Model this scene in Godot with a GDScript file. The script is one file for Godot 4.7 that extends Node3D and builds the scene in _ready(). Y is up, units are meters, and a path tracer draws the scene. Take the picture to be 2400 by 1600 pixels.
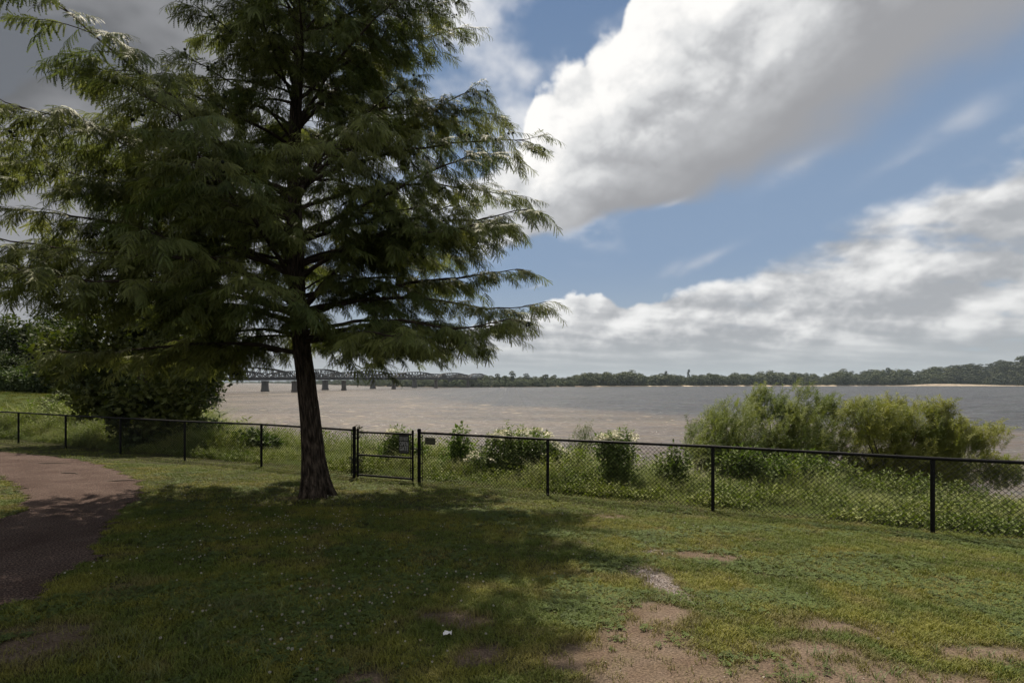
extends Node3D
# A lawn above a broad muddy river: a bald cypress, a black chain-link fence with a gate, bank weeds, two truss bridges, a far wooded shore.
# Units are metres, y up, the camera looks along -z. Ground helpers take (x, d) with d = -z.

const EYE := 1.6            # camera above the lawn at its own foot
const WATER := -6.4         # river level
var rng := RandomNumberGenerator.new()
var noise_a := FastNoiseLite.new()
var noise_b := FastNoiseLite.new()
var noise_c := FastNoiseLite.new()
var noise_d := FastNoiseLite.new()

class Geo:
	var v := PackedVector3Array()
	var n := PackedVector3Array()
	var c := PackedColorArray()
	var uv := PackedVector2Array()
	var i := PackedInt32Array()
	var smooth := false
	var tint := Color(1, 1, 1)

	func tri(a: Vector3, b: Vector3, p: Vector3) -> void:
		var k := v.size()
		v.append(a); v.append(b); v.append(p)
		c.append(tint); c.append(tint); c.append(tint)
		i.append(k); i.append(k + 1); i.append(k + 2)

	func quad(a: Vector3, b: Vector3, p: Vector3, q: Vector3) -> void:
		var k := v.size()
		v.append(a); v.append(b); v.append(p); v.append(q)
		for j in 4: c.append(tint)
		i.append_array(PackedInt32Array([k, k + 1, k + 2, k, k + 2, k + 3]))

	func box(t: Transform3D, s: Vector3) -> void:
		# faces run clockwise seen from outside
		var h := s * 0.5
		for f in [[Vector3.RIGHT, Vector3.UP], [Vector3.LEFT, Vector3.UP], [Vector3.UP, Vector3.BACK], [Vector3.DOWN, Vector3.BACK], [Vector3.BACK, Vector3.UP], [Vector3.FORWARD, Vector3.UP]]:
			var w: Vector3 = f[0]
			var up: Vector3 = f[1]
			var side := w.cross(up)
			quad(t * ((w + up + side) * h), t * ((w + up - side) * h), t * ((w - up - side) * h), t * ((w - up + side) * h))

	func bar(a: Vector3, b: Vector3, w: float, h: float) -> void:
		var z := (b - a)
		var l := z.length()
		z /= l
		var x := Vector3.UP.cross(z)
		x = Vector3.RIGHT if x.length() < 0.01 else x.normalized()
		box(Transform3D(Basis(x, z.cross(x), z), (a + b) * 0.5), Vector3(w, h, l))

	# a smooth tube along points; lobes make a fluted cross-section near the first points
	func tube(p: PackedVector3Array, r: PackedFloat32Array, sides := 6, lobes := PackedFloat32Array(), cap := false) -> void:
		smooth = true
		var u := Vector3.ZERO
		var k0 := v.size()
		var along := 0.0
		for m in p.size():
			var t := (p[mini(m + 1, p.size() - 1)] - p[maxi(m - 1, 0)]).normalized()
			if m == 0:
				u = t.cross(Vector3(0.31, 0.2, 0.93)).normalized()
			else:
				along += p[m].distance_to(p[m - 1])
			u = (u - t * u.dot(t)).normalized()
			var w := t.cross(u)
			for k in sides + 1:
				var a := TAU * k / sides
				var dir := u * cos(a) + w * sin(a)
				var rr := r[m]
				if lobes.size() > m:
					rr *= 1.0 + lobes[m] * (0.6 * cos(5.0 * a + 0.7) + 0.4 * cos(8.0 * a + 2.1) + 0.25 * cos(13.0 * a))
				v.append(p[m] + dir * rr)
				n.append(dir)
				c.append(tint)
				uv.append(Vector2(float(k) / sides, along))
		for m in p.size() - 1:
			for k in sides:
				var a := k0 + m * (sides + 1) + k
				var b := a + 1
				var q := a + sides + 1
				i.append_array(PackedInt32Array([a, q + 1, b, a, q, q + 1]))
		if cap:
			for e in [0, p.size() - 1]:
				var t := (p[1] - p[0]).normalized() * (-1.0 if e == 0 else 1.0)
				var k1 := v.size()
				v.append(p[e]); n.append(t); c.append(tint); uv.append(Vector2(0.5, 0))
				for k in sides + 1:
					v.append(v[k0 + e * (sides + 1) + k]); n.append(t); c.append(tint); uv.append(Vector2(0.5, 0))
				for k in sides:
					if e == 0: i.append_array(PackedInt32Array([k1, k1 + 1 + k, k1 + 2 + k]))
					else: i.append_array(PackedInt32Array([k1, k1 + 2 + k, k1 + 1 + k]))

	func mesh() -> ArrayMesh:
		var a := []
		a.resize(Mesh.ARRAY_MAX)
		a[Mesh.ARRAY_VERTEX] = v
		a[Mesh.ARRAY_COLOR] = c
		a[Mesh.ARRAY_INDEX] = i
		if smooth and n.size() == v.size(): a[Mesh.ARRAY_NORMAL] = n
		if uv.size() == v.size(): a[Mesh.ARRAY_TEX_UV] = uv
		var m := ArrayMesh.new()
		m.add_surface_from_arrays(Mesh.PRIMITIVE_TRIANGLES, a)
		return m

class Copies:   # rows of a MultiMesh
	var rows := PackedFloat32Array()
	var count := 0
	func add(t: Transform3D, k: Color) -> void:
		var b := t.basis
		rows.append_array(PackedFloat32Array([b.x.x, b.y.x, b.z.x, t.origin.x, b.x.y, b.y.y, b.z.y, t.origin.y, b.x.z, b.y.z, b.z.z, t.origin.z, k.r, k.g, k.b, 1.0]))
		count += 1

func scatter(called: String, mesh: Mesh, m: Material, k: Copies, parent: Node, kind := "stuff") -> MultiMeshInstance3D:
	var mm := MultiMesh.new()
	mm.transform_format = MultiMesh.TRANSFORM_3D
	mm.use_colors = true
	mm.mesh = mesh
	mm.instance_count = k.count
	mm.buffer = k.rows
	var o := MultiMeshInstance3D.new()
	o.name = called
	o.multimesh = mm
	o.material_override = m
	if kind: o.set_meta("kind", kind)
	parent.add_child(o, true)
	return o

func obj(called: String, mesh: Mesh, m: Material, parent: Node = self) -> MeshInstance3D:
	var o := MeshInstance3D.new()
	o.name = called
	o.mesh = mesh
	o.material_override = m
	parent.add_child(o, true)
	return o

func thing(called: String, label: String, category: String, at := Vector3.ZERO, group := "") -> Node3D:
	var o := Node3D.new()
	o.name = called
	add_child(o, true)
	o.position = at
	return tag(o, label, category, group)

func tag(o: Node3D, label: String, category: String, group := "", kind := "") -> Node3D:
	o.set_meta("label", label)
	o.set_meta("category", category)
	if group: o.set_meta("group", group)
	if kind: o.set_meta("kind", kind)
	return o

func paint(r: float, g: float, b: float, rough := 0.8, spec := 0.5) -> StandardMaterial3D:
	var m := StandardMaterial3D.new()
	m.albedo_color = Color(r, g, b).linear_to_srgb()
	m.roughness = rough
	m.metallic_specular = spec
	return m

func leafy(rough := 0.55, back := 0.5, tint := Color(1.1, 1.3, 0.5)) -> StandardMaterial3D:
	var m := paint(1, 1, 1, rough, 0.4)
	m.vertex_color_use_as_albedo = true
	m.backlight_enabled = true
	m.backlight = (tint * back).linear_to_srgb()
	m.cull_mode = BaseMaterial3D.CULL_DISABLED
	return m

func grain(freq: float, oct := 4, lo := 0.0, hi := 1.0, normal := false, size := 512, bump := 4.0) -> NoiseTexture2D:
	var f := FastNoiseLite.new()
	f.noise_type = FastNoiseLite.TYPE_SIMPLEX
	f.frequency = freq
	f.fractal_octaves = oct
	f.seed = int(freq * 10000.0) + oct
	var t := NoiseTexture2D.new()
	t.width = size
	t.height = size
	t.seamless = true
	t.noise = f
	if normal:
		t.as_normal_map = true
		t.bump_strength = bump
	else:
		var g := Gradient.new()
		g.set_color(0, Color(lo, lo, lo))
		g.set_color(1, Color(hi, hi, hi))
		t.color_ramp = g
	return t

func ramp(points: Array, x: float) -> float:   # piecewise linear through [x, y] pairs
	if x <= points[0][0]: return points[0][1]
	for k in range(1, points.size()):
		if x <= points[k][0]:
			var a: Array = points[k - 1]
			var b: Array = points[k]
			return lerpf(a[1], b[1], (x - a[0]) / (b[0] - a[0]))
	return points[-1][1]

func inside(poly: PackedVector2Array, p: Vector2) -> float:   # signed distance to a polygon's edge, positive inside
	var best := 1e9
	for k in poly.size():
		best = minf(best, p.distance_to(Geometry2D.get_closest_point_to_segment(p, poly[k], poly[(k + 1) % poly.size()])))
	return best if Geometry2D.is_point_in_polygon(p, poly) else -best

func rand(a: float, b: float) -> float: return rng.randf_range(a, b)

func turned(yaw: float, tilt := 0.0, tilt_dir := 0.0) -> Basis:
	return Basis(Vector3(cos(tilt_dir), 0, sin(tilt_dir)), tilt) * Basis(Vector3.UP, yaw)

func any_dir() -> Vector3:
	var y := rand(-1, 1)
	var a := rand(0, TAU)
	var r := sqrt(1.0 - y * y)
	return Vector3(r * cos(a), y, r * sin(a))

# ---------------------------------------------------------------- the lie of the land
func ground_y(x: float, d: float) -> float:
	var s := d + 0.467 * x
	var y := -0.055 * clampf(s, -30.0, 10.9)
	y += noise_a.get_noise_2d(x * 3.0, d * 3.0) * 0.03
	var left := smoothstep(-13.0, -32.0, x)
	var from := 12.2 + 12.0 * smoothstep(-12.0, -30.0, x)
	if s > 10.9:
		y += 1.5 * left * smoothstep(10.9, 17.0, s)
		var t := clampf((s - from) / 26.0, 0.0, 1.35)
		y -= (6.6 + 1.5 * left) * (0.45 * t + 0.55 * smoothstep(0.0, 1.0, t) + 0.4 * maxf(0.0, t - 1.0))
		y += noise_a.get_noise_2d(x, d) * 0.3 * smoothstep(10.9, 14.0, s)
	return y

func on_ground(x: float, d: float, lift := 0.0) -> Vector3: return Vector3(x, ground_y(x, d) + lift, -d)

var path_poly := PackedVector2Array([Vector2(-26, 17.0), Vector2(-15.1, 15.1), Vector2(-12.4, 14.0), Vector2(-10.2, 12.7), Vector2(-8.5, 11.2), Vector2(-7.3, 10.1), Vector2(-6.45, 8.9), Vector2(-5.8, 7.9), Vector2(-5.4, 7.1), Vector2(-4.75, 6.0), Vector2(-4.15, 5.0), Vector2(-3.85, 4.2), Vector2(-3.75, 3.4), Vector2(-3.9, 1.0), Vector2(-4.6, -3.0), Vector2(-7.0, -3.0), Vector2(-6.6, 1.0), Vector2(-6.4, 3.5), Vector2(-6.4, 5.4), Vector2(-6.6, 6.6), Vector2(-6.9, 7.2), Vector2(-7.5, 7.9), Vector2(-8.65, 9.0), Vector2(-10.5, 10.4), Vector2(-14, 12.2), Vector2(-26, 14.0)])

func path_mask(x: float, d: float) -> float:
	if x > -3.2 or d > 18.5: return 0.0
	var e := inside(path_poly, Vector2(x, d))
	return smoothstep(-0.12, 0.18, e + noise_b.get_noise_2d(x * 22, d * 22) * 0.22 + noise_b.get_noise_2d(x * 90, d * 90) * 0.12)

# bare earth worn through the lawn: [x, d, radius x, radius d, strength]
var bare := [[1.1, 3.0, 0.75, 0.42, 1.15], [0.95, 3.55, 0.42, 0.42, 0.98], [1.2, 4.1, 0.36, 0.34, 0.9], [2.1, 3.55, 0.5, 0.2, 0.75], [0.45, 3.35, 0.4, 0.25, 0.8], [1.9, 3.2, 0.7, 0.25, 1.0], [2.6, 3.1, 0.6, 0.2, 0.8], [1.4, 2.4, 1.6, 0.45, 1.1], [-0.42, 3.92, 0.3, 0.16, 0.95], [-0.2, 3.35, 0.17, 0.14, 0.95], [-0.9, 3.0, 0.16, 0.14, 1.0], [1.5, 7.85, 0.38, 0.2, 0.75], [2.15, 5.8, 0.42, 0.22, 0.8], [1.68, 5.95, 0.2, 0.12, 0.6], [1.4, 4.95, 0.2, 0.42, 0.95], [2.5, 3.95, 0.6, 0.16, 0.75], [1.9, 4.0, 0.3, 0.12, 0.5], [-3.35, 4.3, 0.25, 0.3, 0.6], [-3.1, 3.3, 0.4, 0.45, 0.8], [3.3, 3.55, 0.7, 0.18, 0.7], [-3.4, 8.75, 0.55, 0.5, 0.55], [0.1, 3.7, 0.4, 0.16, 0.35], [0.55, 4.5, 0.3, 0.2, 0.35], [-1.3, 6.5, 0.4, 0.3, 0.25]]

func bare_mask(x: float, d: float) -> float:
	var m := 0.0
	for q in bare:
		var e := Vector2((x - q[0]) / q[2], (d - q[1]) / q[3]).length_squared()
		if e < 4.0: m = maxf(m, q[4] * exp(-e * 0.8))
	if m < 0.02: return 0.0
	return smoothstep(0.24, 0.78, m + noise_b.get_noise_2d(x * 35, d * 35) * 0.3 + noise_b.get_noise_2d(x * 110, d * 110) * 0.2)

func clover_mask(x: float, d: float) -> float:
	return smoothstep(0.05, 0.35, noise_c.get_noise_2d(x * 9 + 40.0, d * 14) + 0.35 * exp(-Vector2((x - 4.3) / 2.0, (d - 5.0) / 1.0).length_squared()) + 0.4 * exp(-Vector2((x - 0.15) / 0.35, (d - 3.15) / 0.3).length_squared()) + 0.3 * exp(-Vector2((x + 1.2) / 0.9, (d - 4.4) / 0.8).length_squared()))

# ---------------------------------------------------------------- the sky: air and clouds by direction
var low_edge := [[-60, 4.0], [-30, 10.0], [-10, 13.5], [0.7, 14.6], [9.8, 17.2], [17, 18.2], [24, 19.0], [35, 22.2], [41, 23.6], [45, 24.6], [60, 27], [90, 30]]
var high_edge := [[-14, 23.0], [-4, 23.0], [0.7, 24.0], [2.6, 30.2], [6, 32.8], [12.0, 34.0], [14, 39.0], [20, 60], [45, 70], [90, 80]]
var second_edge := [[-180, 9.0], [-60, 5.0], [-20, 5.0], [0.2, 7.6], [3.5, 8.4], [7, 9.5], [14.5, 9.8], [18, 10.4], [25.2, 12.2], [31.6, 15.2], [38.2, 17.0], [42.4, 18.6], [46, 19.5], [60, 20], [90, 14], [180, 9]]

func sky_at(dir: Vector3) -> Color:
	var az := rad_to_deg(atan2(dir.x, -dir.z))
	var el := rad_to_deg(asin(clampf(dir.y, 0.0, 1.0)))
	# air
	var up := clampf(dir.y, 0.0, 1.0)
	var air := Color(0.40, 0.47, 0.52).lerp(Color(0.245, 0.34, 0.485), smoothstep(0.02, 0.24, up)).lerp(Color(0.125, 0.205, 0.36), smoothstep(0.2, 0.75, up))
	# fields: broad, middling, flattened by perspective, and heaped (rounded lobes between sharp creases)
	var q := dir * 3.2
	var flat := Vector2(dir.x, -dir.z) / (up + 0.1)
	var n1 := noise_a.get_noise_3d(q.x * 14, q.y * 20, q.z * 14)
	var n2 := noise_b.get_noise_3d(q.x * 32, q.y * 46, q.z * 32)
	var n3 := noise_c.get_noise_2d(flat.x * 14.0 + flat.y * 5.0, flat.y * 26.0 - flat.x * 9.0)
	var h0 := -noise_d.get_noise_3d(q.x * 26, q.y * 36, q.z * 26)
	var tow := (dir + Vector3(-0.018, 0.030, 0.0)) * 3.2      # a step towards the sun
	var h1 := -noise_d.get_noise_3d(tow.x * 26, tow.y * 36, tow.z * 26)
	var relief := clampf((h0 - h1) * 1.1, -0.6, 0.6)
	var warp := n1 * 4.0 + n2 * 1.6 + h0 * 1.7
	# the great cloud, lit from above left, its base grey
	var lo := ramp(low_edge, az)
	var hi := ramp(high_edge, az)
	var soft := lerpf(1.2, 4.2, smoothstep(14.0, 34.0, az))
	var a1 := smoothstep(-0.6, 1.0, (el - lo + n1 * 2.2 + n2 * 1.5 + h0 * 0.8) / soft) * smoothstep(-0.35, 0.65, (hi - el + warp * 1.0) / 1.3) * smoothstep(-13.0, -2.0, az + warp) * smoothstep(110.0, 75.0, az)
	var across := (el - lo - 0.17 * maxf(0.0, az - 2.0)) / 13.5 + 0.30 * smoothstep(14.0, -2.0, az)
	var lit := across * 0.78 + 0.03 + n1 * 0.34 + n2 * 0.14 + relief * 0.30 * smoothstep(-0.1, 0.5, across) + h0 * 0.10
	var white := Color(0.98, 0.965, 0.94)
	var c1 := Color(0.33, 0.335, 0.35).lerp(Color(0.49, 0.50, 0.515), smoothstep(0.0, 0.38, lit)).lerp(Color(0.72, 0.725, 0.73), smoothstep(0.3, 0.62, lit)).lerp(white, smoothstep(0.55, 0.95, lit))
	# wisps in the blue left of it
	var a0 := smoothstep(-0.12, 0.5, n1 * 0.7 + n2 * 0.5 + n3 * 0.35 + h0 * 0.12 + 0.22 * smoothstep(8.0, -8.0, az)) * smoothstep(12.0, 17.0, el) * smoothstep(16.0, 8.0, az)
	# the lower bank with heaped tops and streaked body
	var e2 := ramp(second_edge, az)
	var puff := h0 * 1.5 + n1 * 2.2 + n2 * 1.2
	var a2 := smoothstep(-0.1, 0.9, (e2 - el + puff * 0.85 - 0.2) / lerpf(0.4, 2.3, smoothstep(10, 40, az)))
	var depth := (e2 - el) / maxf(e2, 3.0)
	var l2 := 0.60 - depth * 0.50 + n1 * 0.35 + n3 * 0.38 + n2 * 0.25 + relief * 0.55 * smoothstep(1.0, 5.0, el)
	a2 *= lerpf(1.0, smoothstep(-0.42, 0.12, n3 + n1 * 0.8 + 0.42 - 0.5 * smoothstep(0.35, 0.0, depth)), smoothstep(20.0, 36.0, az))
	var c2 := Color(0.385, 0.40, 0.42).lerp(Color(0.90, 0.895, 0.885), smoothstep(-0.05, 0.9, l2))
	c2 = c2.lerp(Color(0.39, 0.425, 0.445), smoothstep(6.0, 0.5, el) * 0.8)
	a2 = maxf(a2 * 0.96, 0.85 * smoothstep(5.0, 1.0, el))
	var n4 := h0 * 0.5
	# small wisps in the blue band
	var a3 := 0.0
	for w in [[29.0, 20.2, 2.6, 0.9, 0.55], [17.5, 18.6, 1.6, 0.35, 0.6], [20.5, 12.6, 2.6, 0.5, 0.5], [17.5, 11.9, 1.2, 0.5, 0.35], [41.0, 21.0, 3.2, 0.8, 0.5], [38.5, 19.6, 3.0, 0.6, 0.35], [3.0, 10.7, 1.0, 0.15, 0.4]]:
		var dx: float = (az - w[0]) / w[2]
		var dy: float = (el - w[1] - (az - w[0]) * 0.35 + n2 * 0.8) / w[3]
		a3 = maxf(a3, w[4] * exp(-dx * dx - dy * dy) * (0.75 + n2 * 1.2 + n4 * 0.8))
	# the grey deck over the left; behind the camera, unseen, brightened as fill
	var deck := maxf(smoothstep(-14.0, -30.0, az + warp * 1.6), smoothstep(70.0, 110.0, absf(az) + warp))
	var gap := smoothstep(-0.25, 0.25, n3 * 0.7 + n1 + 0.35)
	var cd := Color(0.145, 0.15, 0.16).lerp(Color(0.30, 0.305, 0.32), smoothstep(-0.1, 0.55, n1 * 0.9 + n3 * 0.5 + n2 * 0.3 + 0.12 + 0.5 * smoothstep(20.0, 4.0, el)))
	if az > 60.0 or az < -70.0: cd = cd.lerp(Color(0.70, 0.70, 0.705), smoothstep(60.0, 130.0, absf(az)))  # unseen cloud behind the camera, made pale to fill the near foliage
	var c := air
	c = c.lerp(Color(0.86, 0.86, 0.87), clampf(a0, 0, 1) * 0.85)
	c = c.lerp(Color(0.66, 0.67, 0.70), clampf(a3, 0, 1))
	c = c.lerp(c1, a1)
	c = c.lerp(c2, clampf(a2, 0, 1) * (1.0 - 0.0 * a1))
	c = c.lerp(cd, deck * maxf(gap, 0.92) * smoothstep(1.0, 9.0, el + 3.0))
	return c

func make_sky() -> Image:
	noise_set()
	var w := 1024
	var h := 512
	var rows := PackedFloat32Array()
	rows.resize(w * h * 3)
	var far := Color(0.33, 0.36, 0.38)
	for y in h:
		var el := (0.5 - (y + 0.5) / h) * PI
		for x in w:
			var az := ((x + 0.5) / w - 0.5) * TAU
			var c := sky_at(Vector3(sin(az) * cos(el), sin(el), -cos(az) * cos(el))) if el > 0.0 else far
			var k := (y * w + x) * 3
			rows[k] = c.r; rows[k + 1] = c.g; rows[k + 2] = c.b
	var im := Image.create_from_data(w, h, false, Image.FORMAT_RGBF, rows.to_byte_array())
	im.resize(4096, 2048, Image.INTERPOLATE_BILINEAR)
	# the same sky again, worked finer where clouds stand over the river
	var x0 := 1490
	var x1 := 2640
	var y0 := 560
	var part := PackedFloat32Array()
	part.resize((x1 - x0) * (1024 - y0) * 3)
	var k := 0
	for y in range(y0, 1024):
		var el := (0.5 - (y + 0.5) / 2048.0) * PI
		for x in range(x0, x1):
			var az := ((x + 0.5) / 4096.0 - 0.5) * TAU
			var c := sky_at(Vector3(sin(az) * cos(el), sin(el), -cos(az) * cos(el)))
			part[k] = c.r; part[k + 1] = c.g; part[k + 2] = c.b
			k += 3
	im.blit_rect(Image.create_from_data(x1 - x0, 1024 - y0, false, Image.FORMAT_RGBF, part.to_byte_array()), Rect2i(0, 0, x1 - x0, 1024 - y0), Vector2i(x0, y0))
	# a panorama's middle column is its edge here: ahead of the camera lies column 0
	var turned_round := Image.create(4096, 2048, false, Image.FORMAT_RGBF)
	turned_round.blit_rect(im, Rect2i(2048, 0, 2048, 2048), Vector2i(0, 0))
	turned_round.blit_rect(im, Rect2i(0, 0, 2048, 2048), Vector2i(2048, 0))
	return turned_round

func noise_set() -> void:
	noise_d.seed = 5
	noise_d.noise_type = FastNoiseLite.TYPE_SIMPLEX_SMOOTH
	noise_d.fractal_type = FastNoiseLite.FRACTAL_RIDGED
	noise_d.fractal_octaves = 7
	noise_d.frequency = 0.05
	noise_d.fractal_gain = 0.56
	for k in 3:
		var f: FastNoiseLite = [noise_a, noise_b, noise_c][k]
		f.seed = 11 + k * 7
		f.noise_type = FastNoiseLite.TYPE_SIMPLEX_SMOOTH
		f.fractal_octaves = [5, 6, 6][k]
		f.frequency = 0.05
		f.fractal_gain = 0.52

func stage() -> void:
	rng.seed = 20
	var cam := Camera3D.new()
	cam.name = "camera"
	cam.projection = Camera3D.PROJECTION_FRUSTUM
	cam.near = 0.1
	cam.far = 9000.0
	cam.size = 2.0 * 0.1 * 341.0 / 512.0
	cam.frustum_offset = Vector2(0, 0.1 * 0.079)
	cam.position = Vector3(0, EYE, 0)
	add_child(cam)
	cam.current = true
	var sky := Sky.new()
	var sm := PanoramaSkyMaterial.new()
	sm.panorama = ImageTexture.create_from_image(make_sky())
	sky.sky_material = sm
	var e := Environment.new()
	e.background_mode = Environment.BG_SKY
	e.sky = sky
	e.tonemap_mode = Environment.TONE_MAPPER_LINEAR
	e.tonemap_exposure = 2.0
	e.background_energy_multiplier = 0.52
	e.sdfgi_enabled = true
	e.ssao_enabled = true
	e.ssil_enabled = true
	e.fog_enabled = true
	e.fog_light_color = Color(0.72, 0.78, 0.84)
	e.fog_density = 0.00005
	var we := WorldEnvironment.new()
	we.name = "environment"
	we.environment = e
	add_child(we)
	var sun := DirectionalLight3D.new()
	sun.name = "sun"
	sun.light_energy = 1.6
	sun.light_color = Color(1.0, 0.95, 0.87)
	sun.light_angular_distance = 0.5
	sun.shadow_enabled = true
	add_child(sun)
	sun.look_at_from_position(Vector3.ZERO, -Vector3(-0.11, 0.85, -0.5), Vector3.UP)

# ---------------------------------------------------------------- ground, path, river, far bank
func spread(fine_from: float, fine_to: float, step: float, grow: float, to_low: float, to_high: float) -> PackedFloat32Array:
	var a := PackedFloat32Array()
	var x := fine_from
	var st := step
	while x > to_low:
		st *= grow
		x -= st
		a.append(x)
	a.reverse()
	x = fine_from
	while x < fine_to:
		a.append(x)
		x += step
	st = step
	while x < to_high:
		a.append(x)
		st *= grow
		x += st
	return a

func soil(x: float, d: float) -> Color:
	var b := bare_mask(x, d)
	var g := Color(0.036, 0.041, 0.015).lerp(Color(0.056, 0.054, 0.022), 0.5 + 0.9 * noise_c.get_noise_2d(x * 12, d * 12))
	var earth := Color(0.115, 0.083, 0.06).lerp(Color(0.165, 0.127, 0.098), 0.5 + noise_b.get_noise_2d(x * 60, d * 60))
	if x > 0.9 and x < 1.9 and d > 4.4 and d < 6.4: earth = earth.lerp(Color(0.19, 0.17, 0.155), 0.7)
	if d + 0.467 * x > 10.9: g = Color(0.055, 0.078, 0.018)
	return g.lerp(earth, b)

func grid(xs: PackedFloat32Array, ds: PackedFloat32Array, height: Callable, shade: Callable, keep = null) -> ArrayMesh:
	var g := Geo.new()
	g.smooth = true
	var nx := xs.size()
	for d in ds:
		for x in xs:
			var y: float = height.call(x, d)
			g.v.append(Vector3(x, y, -d))
			g.c.append(shade.call(x, d))
	for j in ds.size():
		for k in nx:
			var a := g.v[j * nx + maxi(k - 1, 0)]
			var b := g.v[j * nx + mini(k + 1, nx - 1)]
			var p := g.v[maxi(j - 1, 0) * nx + k]
			var q := g.v[mini(j + 1, ds.size() - 1) * nx + k]
			g.n.append((b - a).cross(q - p).normalized() * 1.0)
	for j in ds.size() - 1:
		for k in nx - 1:
			var a := j * nx + k
			if keep != null and not keep.call(xs[k] * 0.5 + xs[k + 1] * 0.5, ds[j] * 0.5 + ds[j + 1] * 0.5): continue
			g.i.append_array(PackedInt32Array([a, a + nx, a + nx + 1, a, a + nx + 1, a + 1]))
	return g.mesh()

func build_ground() -> void:
	var m := paint(1, 1, 1, 0.95, 0.2)
	m.vertex_color_use_as_albedo = true
	m.albedo_texture = grain(0.05, 5, 0.62, 1.0)
	m.uv1_triplanar = true
	m.uv1_world_triplanar = true
	m.uv1_scale = Vector3(1.3, 1.3, 1.3)
	m.normal_enabled = true
	m.normal_texture = grain(0.06, 5, 0, 1, true, 512, 7.0)
	m.normal_scale = 1.0
	var xs := spread(-9.0, 7.0, 0.07, 1.09, -420.0, 260.0)
	var ds := spread(1.6, 12.5, 0.07, 1.09, -120.0, 420.0)
	var o := obj("lawn_ground", grid(xs, ds, ground_y, soil), m)
	tag(o, "sloping lawn ground with bare earth patches, falling away to the river bank behind the fence", "ground", "", "structure")
	var pm := paint(1, 1, 1, 0.95, 0.2)
	pm.vertex_color_use_as_albedo = true
	pm.albedo_texture = grain(0.035, 6, 0.2, 1.0)
	pm.uv1_triplanar = true
	pm.uv1_world_triplanar = true
	pm.uv1_scale = Vector3(2.1, 2.1, 2.1)
	pm.normal_enabled = true
	pm.normal_texture = grain(0.1, 5, 0, 1, true, 512, 9.0)
	var px := spread(-14.0, -3.0, 0.08, 1.05, -26.0, -3.0)
	var pd := spread(-3.0, 16.5, 0.08, 1.05, -3.0, 18.0)
	var path_shade := func(x: float, d: float) -> Color:
		var k := 0.5 + 0.8 * noise_b.get_noise_2d(x * 16 + d * 9, d * 16 - x * 5) + 0.5 * noise_c.get_noise_2d(x * 80, d * 80)
		return Color(0.135, 0.090, 0.076).lerp(Color(0.225, 0.162, 0.14), clampf(k, 0, 1))
	var path_height := func(x: float, d: float) -> float: return ground_y(x, d) + 0.006 + 0.012 * path_mask(x, d)
	var p := obj("path", grid(px, pd, path_height, path_shade, func(x: float, d: float) -> bool: return path_mask(x, d) > 0.45), pm)
	tag(p, "curving reddish dirt and gravel path bending round a patch of grass", "path", "", "structure")

var grey_edge := [[-600, 900], [-80, 330], [-29, 192], [13, 147], [38, 106], [83, 83], [200, 66], [900, 60]]  # where the greyer painted tone begins

func river_tint(x: float, d: float) -> Color:  # sediment tone plus wind ripple reflection, both put into the colour
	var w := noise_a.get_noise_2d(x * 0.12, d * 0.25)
	var w2 := noise_c.get_noise_2d(x * 0.5 + d * 0.15, d * 1.6)  # wind lines on the water, painted as colour streaks
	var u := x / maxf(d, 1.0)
	var e := ramp(grey_edge, x)
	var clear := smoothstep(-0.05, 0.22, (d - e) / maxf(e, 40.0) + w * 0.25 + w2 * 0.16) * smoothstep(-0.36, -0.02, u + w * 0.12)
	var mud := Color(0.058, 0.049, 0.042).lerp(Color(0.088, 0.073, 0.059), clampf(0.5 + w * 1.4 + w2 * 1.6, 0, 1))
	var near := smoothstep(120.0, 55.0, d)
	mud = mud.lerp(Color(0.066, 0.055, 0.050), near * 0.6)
	return mud.lerp(Color(0.028, 0.029, 0.031) * (1.0 + w2 * 0.9), clear)

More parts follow.
